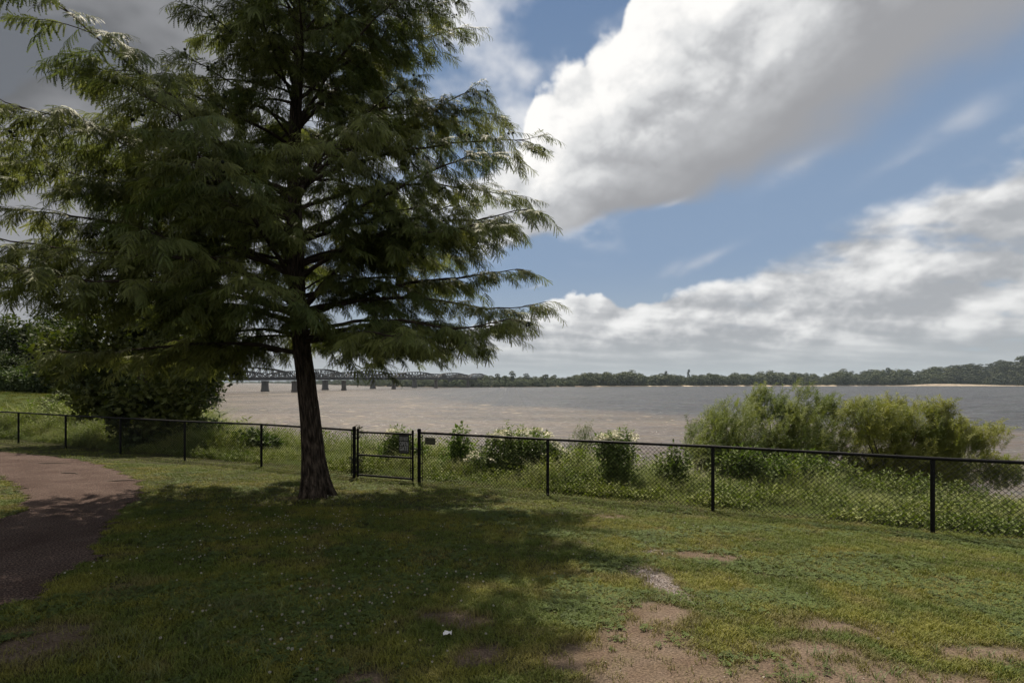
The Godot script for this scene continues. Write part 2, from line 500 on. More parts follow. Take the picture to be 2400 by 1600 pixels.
func build_river() -> void:
	var g := Geo.new()
	g.smooth = true
	var rings := PackedFloat32Array([18.0])
	while rings[-1] < 8500.0: rings.append(rings[-1] * 1.028)
	var cuts := 420
	for r in rings:
		for k in cuts + 1:
			var a := deg_to_rad(-100.0 + 200.0 * k / cuts)
			var x := sin(a) * r
			var d := cos(a) * r
			g.v.append(Vector3(x, WATER, -d))
			g.n.append(Vector3.UP)
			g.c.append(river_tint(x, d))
	for j in rings.size() - 1:
		for k in cuts:
			var a := j * (cuts + 1) + k
			var b := a + cuts + 1
			g.i.append_array(PackedInt32Array([a, b, b + 1, a, b + 1, a + 1]))
	var m := paint(1, 1, 1, 0.3, 0.22)
	m.vertex_color_use_as_albedo = true
	m.normal_enabled = true
	m.normal_texture = grain(0.016, 5, 0, 1, true, 1024, 7.0)
	m.normal_scale = 1.3
	m.roughness = 1.0
	m.roughness_texture = grain(0.01, 5, 0.12, 0.62, false, 1024)
	m.roughness_texture_channel = BaseMaterial3D.TEXTURE_CHANNEL_RED
	m.uv1_triplanar = true
	m.uv1_world_triplanar = true
	m.uv1_scale = Vector3(0.012, 0.03, 0.045)
	tag(obj("river_water", g.mesh(), m), "broad muddy brown river with a greyer painted tone further out", "river", "", "structure")
	# eddies throw up small pale flecks along the edge of the greyer water
	var f := Geo.new()
	for j in 7:
		var a0 := TAU * j / 7
		var a1 := TAU * (j + 1) / 7
		f.tri(Vector3(0, 0.05, 0), Vector3(cos(a0), 0, sin(a0)), Vector3(cos(a1), 0, sin(a1)))
	var c := Copies.new()
	for k in 70:
		var x := rand(-60, 70)
		var d := ramp(grey_edge, x) * rand(0.78, 1.06) if k > 22 else rand(90, 170)
		if k <= 22: x = rand(-0.62, -0.1) * d
		var l := rand(0.35, 1.6) * d / 130.0
		c.add(Transform3D(Basis.from_scale(Vector3(l, 1, l * rand(0.25, 0.6))), Vector3(x, WATER + 0.03, -d)), Color(0.25, 0.21, 0.165) * rand(0.8, 1.15))
	var fm := paint(1, 1, 1, 0.6, 0.3)
	fm.vertex_color_use_as_albedo = true
	tag(scatter("river_foam", f.mesh(), fm, c, self), "pale foam flecks scattered along the edge of the muddy water", "foam", "", "stuff")

var far_shore := [[-2.4, 5200], [-0.9, 4300], [-0.55, 3500], [-0.45, 2500], [-0.36, 1400], [-0.28, 960], [-0.2, 800], [-0.1, 750], [0.02, 790], [0.11, 850], [0.3, 930], [0.45, 985], [0.7, 1030], [1.0, 1000], [1.5, 900], [2.4, 820]]
var far_rise := [[-0.3, 2.0], [0.1, 3.0], [0.36, 4.0], [0.6, 8.0], [0.8, 17.0], [0.92, 29.0], [1.0, 40.0], [1.3, 55.0]]

func far_y(u: float, back: float) -> float:   # height above the water, `back` metres behind the waterline
	var r := ramp(far_rise, u)
	return -0.6 + minf(back, 14.0) * 0.17 + smoothstep(10.0, 90.0, back) * r

func build_far_bank() -> void:
	var g := Geo.new()
	g.smooth = true
	var steps := [-6.0, 0.0, 3.0, 7.0, 12.0, 20.0, 32.0, 50.0, 75.0, 110.0, 200.0, 500.0]
	var us := PackedFloat32Array()
	var u := -2.4
	while u < 2.4:
		us.append(u)
		u += 0.012
	for q in us:
		for b in steps:
			var d := ramp(far_shore, q) + float(b)
			var wob := noise_b.get_noise_1d(q * 900.0) * 7.0
			g.v.append(Vector3(q * d, WATER + far_y(q, b + wob), -d))
			g.n.append(Vector3(0, 0.97, 0.24))
			var sandy := smoothstep(0.12, 0.2, q) * smoothstep(13.0, 8.0, b + wob * 0.5) 
			var mud := Color(0.10, 0.075, 0.05)
			g.c.append(mud.lerp(Color(0.42, 0.345, 0.25), sandy) if b < 16.0 else Color(0.03, 0.036, 0.016))
	var w := steps.size()
	for j in us.size() - 1:
		for k in w - 1:
			var a := j * w + k
			g.i.append_array(PackedInt32Array([a, a + 1, a + w + 1, a, a + w + 1, a + w]))
	var m := paint(1, 1, 1, 0.95, 0.2)
	m.vertex_color_use_as_albedo = true
	tag(obj("far_bank", g.mesh(), m), "low far river bank with a pale sandy edge under the woods", "river bank", "", "structure")
	# the sand spit near the right end: a long low back
	var s := Geo.new()
	s.smooth = true
	var n := 60
	for j in n + 1:
		var t := float(j) / n
		var q := lerpf(0.735, 1.04, t)
		var d0 := ramp(far_shore, q) - 30.0
		var high := 4.0 * smoothstep(0.0, 0.33, t) * smoothstep(1.0, 0.28, t) + 0.25
		for k in 9:
			var b := (k / 8.0)
			var d := d0 + b * 42.0
			s.v.append(Vector3(q * d, WATER - 0.4 + (high + 0.4) * sin(minf(b * 1.9, 1.57)) + noise_b.get_noise_2d(q * 3000.0, d * 3.0) * 0.2, -d))
			s.c.append(Color(0.25, 0.21, 0.165) * (0.92 + noise_b.get_noise_2d(q * 2500.0, d * 9.0) * 0.5))
			s.n.append(Vector3(0, 0.95, 0.3))
	for j in n:
		for k in 8:
			var a := j * 9 + k
			s.i.append_array(PackedInt32Array([a, a + 1, a + 10, a, a + 10, a + 9]))
	tag(obj("sand_bar", s.mesh(), m), "pale sand spit rising at the foot of the dark far woods", "sand bar", "", "structure")

func far_crown(blobs: int, leaves: int, tall: float) -> ArrayMesh:   # unit-high crown of many leaf clumps on a short stem
	var g := Geo.new()
	var at := []
	for k in blobs:
		var t := (k + 0.5) / blobs
		var a := rand(0, TAU)
		var y := lerpf(0.12, 0.86, t)
		var reach := sin(PI * clampf(lerpf(0.2, 0.95, t), 0, 1)) * 0.24 / tall
		at.append([Vector3(cos(a) * reach, y, sin(a) * reach), rand(0.13, 0.22)])
	for k in leaves:
		var q: Array = at[rng.randi() % blobs]
		var dir := any_dir()
		if dir.y < -0.5: dir.y *= -1.0
		var p: Vector3 = q[0] + dir * q[1] * Vector3(1.15, 0.8, 1.15) * pow(rand(0.3, 1.0), 0.4)
		var nn := (dir + any_dir() * 0.7).normalized()
		var e := nn.cross(any_dir()).normalized()
		var f := nn.cross(e)
		var s := rand(0.025, 0.055)
		g.tint = Color(1, 1, 1) * rand(0.72, 1.28)
		g.tri(p + e * s, p - e * s * 0.6 + f * s, p - e * s * 0.6 - f * s)
	g.tint = Color(0.8, 0.7, 0.6)
	for a in [0.0, 1.6]:
		var e := Vector3(cos(a), 0, sin(a)) * 0.012
		g.quad(e, e + Vector3(0, 0.4, 0), -e + Vector3(0, 0.4, 0), -e)
	return g.mesh()

func build_far_woods() -> void:
	var m := leafy(0.8, 0.15, Color(1, 1.2, 0.5))
	var kinds := [far_crown(7, 420, 1.0), far_crown(9, 420, 1.25), far_crown(6, 380, 0.85)]
	var rows := [Copies.new(), Copies.new(), Copies.new()]
	var bush := Copies.new()
	var u := -0.62
	while u < 1.55:
		var base := ramp(far_shore, u)
		var dense := 6 if u > -0.3 else 3
		for j in dense:
			var q := u + rand(-0.006, 0.006)
			var back := (9.0 if q < 0.12 else 17.0) + j * 14.0 + rand(-4, 6)
			var d := ramp(far_shore, q) + back
			var tall := rand(15, 21) + 9.0 * noise_b.get_noise_1d(q * 420.0) + 6.0 * noise_c.get_noise_1d(q * 1500.0 + j * 3.0)
			if q < 0.12 and j < 2: tall = rand(9.0, 12.5)
			elif q < 0.12: tall = rand(10.0, 15.0) + 9.0 * maxf(0.0, noise_c.get_noise_1d(q * 900.0))
			var tone := Color(0.032, 0.048, 0.017).lerp(Color(0.058, 0.07, 0.022), clampf(rand(0, 1) * 0.8 + noise_c.get_noise_2d(q * 500.0, j * 20.0), 0, 1))
			if q < 0.14 and j < 2: tone = Color(0.065, 0.085, 0.036) * rand(0.85, 1.15)
			if q > 0.85: tone *= 0.72
			var wide := rand(0.95, 1.5)
			rows[rng.randi() % 3].add(Transform3D(Basis(Vector3.UP, rand(0, TAU)) * Basis.from_scale(Vector3(tall * wide, tall, tall * wide)), Vector3(q * d, WATER + far_y(q, back) - 0.6, -d)), tone)
		for j in 4:
			var q := u + rand(-0.005, 0.005)
			var back := rand(6, 14) if q < 0.12 else rand(13, 20)
			var d := ramp(far_shore, q) + back
			var s := rand(4, 8) if u < 0.13 else rand(2.5, 6)
			bush.add(Transform3D(Basis(Vector3.UP, rand(0, TAU)) * Basis.from_scale(Vector3(s * 1.5, s, s * 1.5)), Vector3(q * d, WATER + far_y(q, back) - s * 0.25, -d)), Color(0.055, 0.07, 0.026) * rand(0.7, 1.2))
		u += 0.0075 if u > -0.3 else 0.0045
	for k in 3:
		tag(scatter(["far_woods", "far_woods_broad", "far_woods_tall"][k], kinds[k], m, rows[k], self), ["mixed dark green woods massed along the whole far shore", "rounder bushy crowns massed within the woods along the far shore", "taller narrow crowns massed within the woods along the far shore"][k], "woods", "", "stuff")
	tag(scatter("far_scrub", kinds[2], m, bush, self), "low scrub at the foot of the woods above the sandy far edge", "scrub", "", "stuff")
	# trees that stand clear of the mass
	var lone := [[0.0, 24.5, 1.0, "round dark tree standing tallest just right of the far end of the truss bridge"], [-0.028, 20.0, 1.0, "small round tree left of the tallest one near the far bridge end"], [0.028, 21.0, 1.1, "dark broad tree right of the tallest tree near the far bridge end"], [0.066, 20.5, 1.3, "squat dark tree in the gap where the far woods are low"], [0.30, 29.0, 0.6, "thin pale tree rising above the even woods across the water"], [0.345, 32.5, 0.45, "slender tree with a ball-like top poking above the far woods"], [0.735, 38.0, 0.8, "flat-topped tree above the far woods behind the willow clump"], [0.925, 37.0, 0.75, "open airy tree standing out on the high wooded bank at right"], [0.955, 38.0, 0.9, "wide open-crowned tree on the high wooded bank next to the airy one"], [1.0, 42.0, 0.9, "tallest dark tree at the right end of the far woods"]]
	for q in lone:
		var back := 46.0
		var u0: float = q[0]
		var d := ramp(far_shore, u0) + back
		var o := obj("far_tree", far_crown(5, 420, 2.6), m)
		var tall: float = q[1]
		var wd: float = q[2]
		if u0 > 0.7: tall -= far_y(u0, back) * 0.55
		o.transform = Transform3D(Basis(Vector3.UP, rand(0, TAU)) * Basis.from_scale(Vector3(tall * wd, tall, tall * wd)), Vector3(u0 * d, WATER + far_y(u0, back) - 0.5, -d))
		var tm := leafy(0.8, 0.15, Color(1, 1.2, 0.5))
		tm.albedo_color = (Color(0.034, 0.047, 0.02) if u0 > 0.2 else Color(0.036, 0.05, 0.024)).linear_to_srgb()
		o.material_override = tm
		tag(o, q[3], "tree", "trees standing clear of the far woods")

# ---------------------------------------------------------------- the two truss bridges
func pier_mesh(h: float, w: float, l: float, steel: bool) -> ArrayMesh:
	var g := Geo.new()
	# battered concrete shaft with rounded noses, wider footing and a cap
	var out := func(y: float, k: float) -> PackedVector3Array:
		var p := PackedVector3Array()
		for j in 16:
			var a := TAU * j / 16
			var x := cos(a) * w * 0.5 * k
			var z := sin(a) * w * 0.5 * k + (l * 0.5 - w * 0.5) * signf(sin(a) + 0.0001) * k
			p.append(Vector3(x, y, z))
		return p
	var levels := [[-4.0, 1.12], [1.6, 1.12], [1.61, 1.0], [h - 1.3, 0.88], [h - 1.29, 1.02], [h, 1.02]]
	var prev := PackedVector3Array()
	for q in levels:
		var ring: PackedVector3Array = out.call(q[0], q[1])
		if prev.size():
			for j in 16:
				var k := (j + 1) % 16
				g.quad(prev[j], ring[j], ring[k], prev[k])
		prev = ring
	for j in range(1, 15): g.tri(prev[0], prev[j + 1], prev[j])
	return g.mesh()

func truss_mesh(l: float, high: float, wide: float, panels: int) -> ArrayMesh:   # spans +x from the origin, deck level at y 0, polygonal top chord
	var g := Geo.new()
	var t := 0.55
	for side in [-0.5, 0.5]:
		var z: float = side * wide
		var low := []
		var top := []
		for k in panels + 1:
			var s := float(k) / panels
			low.append(Vector3(s * l, 0, z))
			top.append(Vector3(s * l, high * pow(sin(PI * clampf(s, 0.0, 1.0)), 0.45) if k > 0 and k < panels else 0.0, z))
		for k in panels:
			g.bar(low[k], low[k + 1], t * 1.2, t * 1.5)
			g.bar(top[k], top[k + 1], t * 1.2, t * 1.3)
			if k > 0:
				g.bar(low[k], top[k], t * 0.8, t * 0.8)
				if k < panels / 2: g.bar(top[k], low[k + 1], t * 0.65, t * 0.65)
				elif k < panels - 1 or true: g.bar(low[k], top[k + 1], t * 0.65, t * 0.65) if k < panels - 1 else null
				var mid: Vector3 = (low[k] + top[k]) * 0.5
				if k < panels - 1: g.bar(mid, (low[k + 1] + top[k + 1]) * 0.5, t * 0.4, t * 0.4)
	for k in range(1, panels):
		var s := float(k) / panels
		var y := high * pow(sin(PI * s), 0.45)
		g.bar(Vector3(s * l, y, -wide * 0.5), Vector3(s * l, y, wide * 0.5), t * 0.7, t * 0.8)
		if k < panels - 1: g.bar(Vector3(s * l, y, -wide * 0.5), Vector3((s + 1.0 / panels) * l, high * pow(sin(PI * (s + 1.0 / panels)), 0.45), wide * 0.5), t * 0.35, t * 0.35)
	return g.mesh()

func deck_mesh(l: float, wide: float, deep: float) -> ArrayMesh:
	var g := Geo.new()
	g.box(Transform3D(Basis(), Vector3(l * 0.5, -0.35, 0)), Vector3(l, 0.5, wide))
	for z in [-wide * 0.42, wide * 0.42]: g.box(Transform3D(Basis(), Vector3(l * 0.5, -0.6 - deep * 0.5, z)), Vector3(l, deep, 0.5))
	for z in [-wide * 0.49, wide * 0.49]:
		g.box(Transform3D(Basis(), Vector3(l * 0.5, 1.05, z)), Vector3(l, 0.14, 0.1))
		g.box(Transform3D(Basis(), Vector3(l * 0.5, 0.55, z)), Vector3(l, 0.12, 0.1))
		var k := 0.2
		while k < l:
			g.box(Transform3D(Basis(), Vector3(k, 0.5, z)), Vector3(0.12, 1.1, 0.12))
			k += 3.0
	return g.mesh()

func bridge(called: String, label: String, spots: Array, lift: Array, high: float, wide: float, pier_w: float, stone: StandardMaterial3D, steel: StandardMaterial3D, trusses: Array) -> void:
	var o := thing(called, label, "bridge", Vector3(spots[0].x, WATER, -spots[0].y))
	var n := spots.size()
	for k in n:
		var p := Vector3(spots[k].x, 0, -spots[k].y) - Vector3(spots[0].x, 0, -spots[0].y)
		var a := spots[mini(k + 1, n - 1)] as Vector2
		var b := spots[maxi(k - 1, 0)] as Vector2
		var yaw := atan2(a.y - b.y, a.x - b.x)
		var h: float = lift[k]
		var pier := obj("pier", pier_mesh(h - 2.2, pier_w, maxf(wide * 0.95, pier_w * 1.2), false), stone, o)
		pier.transform = Transform3D(Basis(Vector3.UP, yaw), p)
		if k == n - 1: continue
		var p2 := Vector3(spots[k + 1].x, 0, -spots[k + 1].y) - Vector3(spots[0].x, 0, -spots[0].y)
		var from := p + Vector3(0, h, 0)
		var to := p2 + Vector3(0, lift[k + 1], 0)
		var l := from.distance_to(to)
		var x := (to - from) / l
		var z := x.cross(Vector3.UP).normalized()
		var t := Transform3D(Basis(x, z.cross(x), z), from)
		obj("deck_span", deck_mesh(l - 0.3, wide, 1.0 if trusses[k] else 2.0), steel, o).transform = t
		if trusses[k]:
			obj("truss", truss_mesh(l - 2.0, high, wide * 0.94, 14), steel, o).transform = t * Transform3D(Basis(), Vector3(1.0, 0.1, 0))

func build_bridges() -> void:
	var steel := paint(0.035, 0.034, 0.036, 0.7, 0.4)
	var stone := paint(0.12, 0.105, 0.095, 0.9, 0.3)
	stone.albedo_texture = grain(0.02, 4, 0.72, 1.0)
	stone.uv1_triplanar = true
	stone.uv1_scale = Vector3(0.1, 0.1, 0.1)
	var stone2 := paint(0.13, 0.127, 0.125, 0.9, 0.3)
	stone2.albedo_texture = stone.albedo_texture
	stone2.uv1_triplanar = true
	stone2.uv1_scale = Vector3(0.1, 0.1, 0.1)
	# lift is the deck above the river
	bridge("truss_bridge", "long dark steel truss bridge on brown stone piers, the nearer of two", [Vector2(-223, 233), Vector2(-197, 317), Vector2(-170, 400), Vector2(-158, 481), Vector2(-131, 567), Vector2(-98, 660), Vector2(-65, 755), Vector2(-42, 850)], [9.4, 10.2, 11.0, 11.6, 12.1, 12.7, 13.3, 13.8], 7.4, 5.0, 2.6, stone, steel, [false, true, true, true, true, true, true, false])
	bridge("truss_bridge", "pale-piered steel truss bridge running just behind the nearer bridge", [Vector2(-240, 260), Vector2(-223, 345), Vector2(-206, 427), Vector2(-185, 507), Vector2(-163, 600), Vector2(-132, 693), Vector2(-96, 790), Vector2(-70, 880)], [10.0, 10.6, 11.2, 11.8, 12.4, 13.1, 13.8, 14.3], 6.2, 7.0, 3.6, stone2, steel, [false, true, true, true, true, true, true, false])

# ---------------------------------------------------------------- the chain-link fence, its gate and signs
const ALONG := Vector3(0.9104, 0, 0.4137)      # along the fence, to the right and nearer
const OUT := Vector3(0.4137, 0, -0.9104)       # across it, towards the river
const HIGH := 1.07
const CELL := 0.072
var black := StandardMaterial3D.new()
var black_wire := StandardMaterial3D.new()

func pipe(a: Vector3, b: Vector3, r: float, sides := 10, cap := true) -> Geo:
	var g := Geo.new()
	g.tube(PackedVector3Array([a, b]), PackedFloat32Array([r, r]), sides, PackedFloat32Array(), cap)
	return g

func post_mesh(h: float, r: float) -> ArrayMesh:
	var g := Geo.new()
	g.tube(PackedVector3Array([Vector3(0, -0.15, 0), Vector3(0, h, 0)]), PackedFloat32Array([r, r]), 14)
	return g.mesh()

func cap_mesh(r: float) -> ArrayMesh:   # domed cap with a skirt
	var g := Geo.new()
	g.tube(PackedVector3Array([Vector3(0, -0.035, 0), Vector3(0, 0, 0), Vector3(0, 0.012, 0), Vector3(0, 0.022, 0), Vector3(0, 0.027, 0)]), PackedFloat32Array([r * 1.13, r * 1.13, r * 0.95, r * 0.6, r * 0.02]), 14)
	return g.mesh()

func loop_cap_mesh(r: float) -> ArrayMesh:   # line-post cap: dome under a ring round the rail
	var g := Geo.new()
	g.tube(PackedVector3Array([Vector3(0, -0.05, 0), Vector3(0, -0.01, 0), Vector3(0, 0.01, 0)]), PackedFloat32Array([r * 1.12, r * 1.12, r * 0.8]), 14)
	g.tube(PackedVector3Array([Vector3(-0.022, 0.028, 0), Vector3(0.022, 0.028, 0)]), PackedFloat32Array([0.027, 0.027]), 14, PackedFloat32Array(), true)
	return g.mesh()

func link_mesh(l: float, h: float, spikes: bool) -> ArrayMesh:   # woven zigzag wires, local x along the fence
	var g := Geo.new()
	var r := 0.0034
	var n := int(l / (CELL * 0.5))
	var rows := int(h / (CELL * 0.5))
	var step := l / n
	for k in n:
		var p := PackedVector3Array()
		for j in rows + 1:
			var side := (j + k) % 2
			p.append(Vector3(step * (k + side), 0.03 + j * CELL * 0.5, 0.003 if j % 2 == k % 2 else -0.003))
		if spikes:
			var last := p[-1]
			p.append(last + Vector3(0.0, 0.0, 0.002))
		for j in p.size() - 1:
			wire(g, p[j], p[j + 1], r)
	if spikes:
		# twisted selvage: short barbs standing over the rail
		var top := 0.03 + rows * CELL * 0.5
		for k in n:
			if (rows + k) % 2 == 0:
				var x := step * k
				for s in [-1.0, 1.0]:
					wire(g, Vector3(x + s * step, top, 0), Vector3(x + s * 0.004, top + CELL * 0.42, 0), r)
				wire(g, Vector3(x, top + CELL * 0.38, 0), Vector3(x + rand(-0.006, 0.006), top + CELL * 0.7, 0.004), r)
	return g.mesh()

func wire(g: Geo, a: Vector3, b: Vector3, r: float) -> void:
	var t := (b - a).normalized()
	var u := t.cross(Vector3(0, 0, 1)).normalized() * r
	var w := Vector3(0, 0, r)
	var p := [u, -u * 0.5 + w * 0.87, -u * 0.5 - w * 0.87]
	for k in 3:
		var q := (k + 1) % 3
		g.quad(a + p[k], a + p[q], b + p[q], b + p[k])

func frame_at(p: Vector3) -> Transform3D: return Transform3D(Basis(ALONG, Vector3.UP, -OUT), p)

func fence_run(called: String, label: String, spots: Array, term_at_end: bool) -> Node3D:
	# spots run left to right; one end is the terminal post by the gate
	var o := thing(called, label, "fence", on_ground(spots[0].x, spots[0].y))
	var origin := o.position
	var line := post_mesh(HIGH - 0.03, 0.029)
	var term := post_mesh(1.13, 0.037)
	var line_cap := loop_cap_mesh(0.029)
	var term_cap := cap_mesh(0.037)
	var l: float = Vector2(spots[0]).distance_to(spots[1])
	var woven := link_mesh(l - 0.08, HIGH - 0.03, true)
	var tie := Geo.new()
	tie.tube(PackedVector3Array([Vector3(-0.004, 0, 0), Vector3(0.004, 0, 0)]), PackedFloat32Array([0.034, 0.034]), 10)
	var tie_mesh := tie.mesh()
	for k in spots.size():
		var p := on_ground(spots[k].x, spots[k].y) - origin
		var ends := k == (spots.size() - 1 if term_at_end else 0)
		var post := obj("post", term if ends else line, black, o)
		post.transform = frame_at(p)
		var cap := obj("cap", term_cap if ends else line_cap, black, post)
		cap.position = Vector3(0, 1.13 if ends else HIGH - 0.03, 0)
		if ends:
			for y in [0.12, 0.42, 0.72, 0.98]:
				var band := Geo.new()
				band.tube(PackedVector3Array([Vector3(0, y - 0.012, 0), Vector3(0, y + 0.012, 0)]), PackedFloat32Array([0.041, 0.041]), 14)
				var s := -1.0 if term_at_end else 1.0
				band.bar(Vector3(s * 0.03, y, 0), Vector3(s * 0.078, y, 0), 0.02, 0.022)
				band.smooth = false
				obj("tension_band", band.mesh(), black, post)
			var bar := Geo.new()
			bar.bar(Vector3(0.078 * (-1.0 if term_at_end else 1.0), 0.04, 0), Vector3(0.078 * (-1.0 if term_at_end else 1.0), HIGH - 0.03, 0), 0.016, 0.006)
			obj("tension_bar", bar.mesh(), black, post)
		if k + 1 < spots.size():
			var p2 := on_ground(spots[k + 1].x, spots[k + 1].y) - origin
			var rail := obj("top_rail", pipe(p + Vector3(0, HIGH, 0), p2 + Vector3(0, HIGH, 0), 0.0245).mesh(), black, o)
			var seam := p.lerp(p2, 0.62) + Vector3(0, HIGH, 0)
			obj("rail_sleeve", pipe(seam - ALONG * 0.08, seam + ALONG * 0.08, 0.0275).mesh(), black, rail)
			var x := (p2 - p).normalized()
			var z := -OUT
			var web := obj("chain_link_mesh", woven, black_wire, o)
			web.transform = Transform3D(Basis((p2 - p) / l, Vector3.UP, z), p + x * 0.04 + OUT * 0.03)
			web.set_meta("kind", "stuff")
			var ties := Copies.new()
			for t in range(1, 7):
				ties.add(Transform3D(Basis(ALONG, Vector3.UP, -OUT), p.lerp(p2, t / 7.0) + Vector3(0, HIGH, 0) + OUT * 0.008), Color(1, 1, 1))
			scatter("wire_tie", tie_mesh, black, ties, o)
	return o

func lettering(text: String, size: Vector2, bold: float, m: Material, parent: Node, at: Vector3) -> void:
	var tm := TextMesh.new()
	var f := SystemFont.new()
	f.font_names = PackedStringArray(["Droid Sans"])
	f.font_weight = 700
	tm.font = f
	tm.text = text
	tm.font_size = 64
	tm.pixel_size = 0.01
	tm.depth = 0.02
	var box := tm.get_aabb()
	var o := obj("lettering", tm, m, parent)
	var sc := Vector3(size.x / box.size.x, size.y / box.size.y, bold)
	o.transform = Transform3D(Basis.from_scale(sc), at - (box.position + box.size * 0.5) * sc)

func rounded(w: float, h: float, r: float, deep: float) -> ArrayMesh:
	var g := Geo.new()
	var p := PackedVector2Array()
	for c in [[1, 1, 0.0], [-1, 1, 0.25], [-1, -1, 0.5], [1, -1, 0.75]]:
		for k in 5:
			var a: float = TAU * (c[2] + 0.25 * k / 4.0)
			p.append(Vector2(c[0] * (w * 0.5 - r) + cos(a) * r, c[1] * (h * 0.5 - r) + sin(a) * r))
	var n := p.size()
	var z := deep * 0.5
	for k in n:
		var a := p[k]
		var b := p[(k + 1) % n]
		g.tri(Vector3(0, 0, z), Vector3(b.x, b.y, z), Vector3(a.x, a.y, z))
		g.tri(Vector3(0, 0, -z), Vector3(a.x, a.y, -z), Vector3(b.x, b.y, -z))
		g.quad(Vector3(a.x, a.y, z), Vector3(b.x, b.y, z), Vector3(b.x, b.y, -z), Vector3(a.x, a.y, -z))
	return g.mesh()

func build_fence() -> void:
	black.albedo_color = Color(0.005, 0.005, 0.0055).linear_to_srgb()
	black.roughness = 0.6
	black.metallic_specular = 0.25
	black_wire = black.duplicate()
	black_wire.roughness = 0.65
	var left := []
	for k in range(7, -1, -1): left.append(Vector2(-3.56 - 2.69 * k, 11.55 + 1.22 * k))
	fence_run("chain_link_fence", "black chain-link fence running left from the gate behind the tree", left, true)
	var right := []
	for k in 6: right.append(Vector2(-1.98 + 2.658 * k, 10.92 - 1.208 * k))
	fence_run("chain_link_fence", "black chain-link fence running right from the gate in front of the willows", right, false)
	# gate, hung on the left terminal post
	var a := Vector2(-3.56, 11.55)
	var b := Vector2(-1.98, 10.92)
	var dir := (b - a).normalized()
	var p0 := a + dir * 0.10
	var wide := a.distance_to(b) - 0.10 - 0.16
	var base := on_ground(p0.x, p0.y, 0.055)
	var o := thing("fence_gate", "black chain-link gate with a mid rail between two thick posts", "gate", base)
	var end := on_ground(p0.x + dir.x * wide, p0.y + dir.y * wide, 0.055) - base
	var top := Vector3(0, 0.985, 0)
	var r := 0.0225
	for q in [[Vector3.ZERO, "upright"], [end, "upright"]]:
		var foot: Vector3 = q[0]
		var up := obj("upright", pipe(foot - Vector3(0, 0.03, 0), foot + top + Vector3(0, 0.055, 0), r + 0.001, 12).mesh(), black, o)
		var cap := obj("cap", cap_mesh(r), black, up)
		cap.position = foot + top + Vector3(0, 0.055, 0)
	for y in [0.015, 0.465, 0.975]: obj("rail", pipe(Vector3(0, y, 0), end + Vector3(0, y, 0), r, 12).mesh(), black, o)
	var l := Vector2(end.x, end.z).length()
	var web := obj("chain_link_mesh", link_mesh(l - 0.1, 0.95, false), black_wire, o)
	web.transform = Transform3D(Basis(end / l, Vector3.UP, -OUT), end.normalized() * 0.05 + OUT * 0.016)
	web.set_meta("kind", "stuff")
	for y in [0.09, 0.84]:   # hinges round post and upright
		var g := Geo.new()
		var pp := Vector3(-0.10 * ALONG.x, 0, -0.10 * ALONG.z)
		g.tube(PackedVector3Array([pp + Vector3(0, y - 0.03, 0), pp + Vector3(0, y + 0.03, 0)]), PackedFloat32Array([0.043, 0.043]), 12)
		g.tube(PackedVector3Array([Vector3(0, y - 0.025, 0), Vector3(0, y + 0.025, 0)]), PackedFloat32Array([0.028, 0.028]), 12)
		g.tube(PackedVector3Array([pp + Vector3(0, y, 0), Vector3(0, y, 0)]), PackedFloat32Array([0.014, 0.014]), 8)
		obj("hinge", g.mesh(), black, o)
	var latch := Geo.new()
	latch.tube(PackedVector3Array([end + Vector3(0, 0.66, 0) - ALONG * 0.06, end + Vector3(0, 0.66, 0) + ALONG * 0.15]), PackedFloat32Array([0.012, 0.012]), 8)
	latch.tube(PackedVector3Array([end + Vector3(0, 0.62, 0), end + Vector3(0, 0.70, 0)]), PackedFloat32Array([0.026, 0.026]), 12)
	obj("latch", latch.mesh(), black, o)
	for e in [0.055, 0.12]:
		var bar := Geo.new()
		bar.bar(end - ALONG * 0.055 + Vector3(0, 0.03, 0), end - ALONG * 0.055 + Vector3(0, 0.96, 0), 0.014, 0.006)
		if e < 0.1: obj("tension_bar", bar.mesh(), black, o)
	for y in [0.25, 0.56, 0.80]:
		var band := Geo.new()
		band.bar(end + Vector3(0, y, 0), end + Vector3(0, y, 0) - ALONG * 0.06, 0.018, 0.02)
		obj("tension_band", band.mesh(), black, o)
	# the warning sign wired to the gate
	var white := paint(0.34, 0.34, 0.35, 0.6)
	var plate := paint(0.006, 0.006, 0.007, 0.4)
	var at := base + end - ALONG * 0.215 + Vector3(0, 0.755, 0) - OUT * 0.018
	var s := thing("warning_sign", "black sign with pale capitals wired to the gate", "sign", at)
	s.basis = Basis(ALONG, Vector3(-0.02, 1, 0).normalized(), -OUT).orthonormalized()
	obj("plate", rounded(0.262, 0.415, 0.018, 0.004), plate, s)
	lettering("DO NOT", Vector2(0.225, 0.078), 0.1, white, s, Vector3(0, 0.118, 0.003))
	lettering("OPEN", Vector2(0.225, 0.098), 0.1, white, s, Vector3(0, 0.008, 0.003))
	lettering("GATE", Vector2(0.225, 0.088), 0.1, white, s, Vector3(0, -0.098, 0.003))
	var dim := paint(0.11, 0.11, 0.115, 0.6)
	var g := Geo.new()
	var x := -0.108
	while x < 0.1:
		var w := rand(0.008, 0.02)
		g.box(Transform3D(Basis(), Vector3(x + w * 0.5, -0.168 + rand(-0.002, 0.002), 0.003)), Vector3(w, rand(0.008, 0.013), 0.002))
		x += w + rand(0.003, 0.008)
	obj("small_print", g.mesh(), dim, s)
	for q in [Vector3(-0.11, 0.19, 0.003), Vector3(0.11, 0.19, 0.003), Vector3(-0.11, -0.19, 0.003), Vector3(0.11, -0.19, 0.003)]:
		obj("fixing", rounded(0.01, 0.01, 0.0049, 0.003), dim, s).position = q
	# the fence maker's little plate
	var fp := Vector2(-1.98, 10.92) + Vector2(0.9104, -0.4137) * 0.285
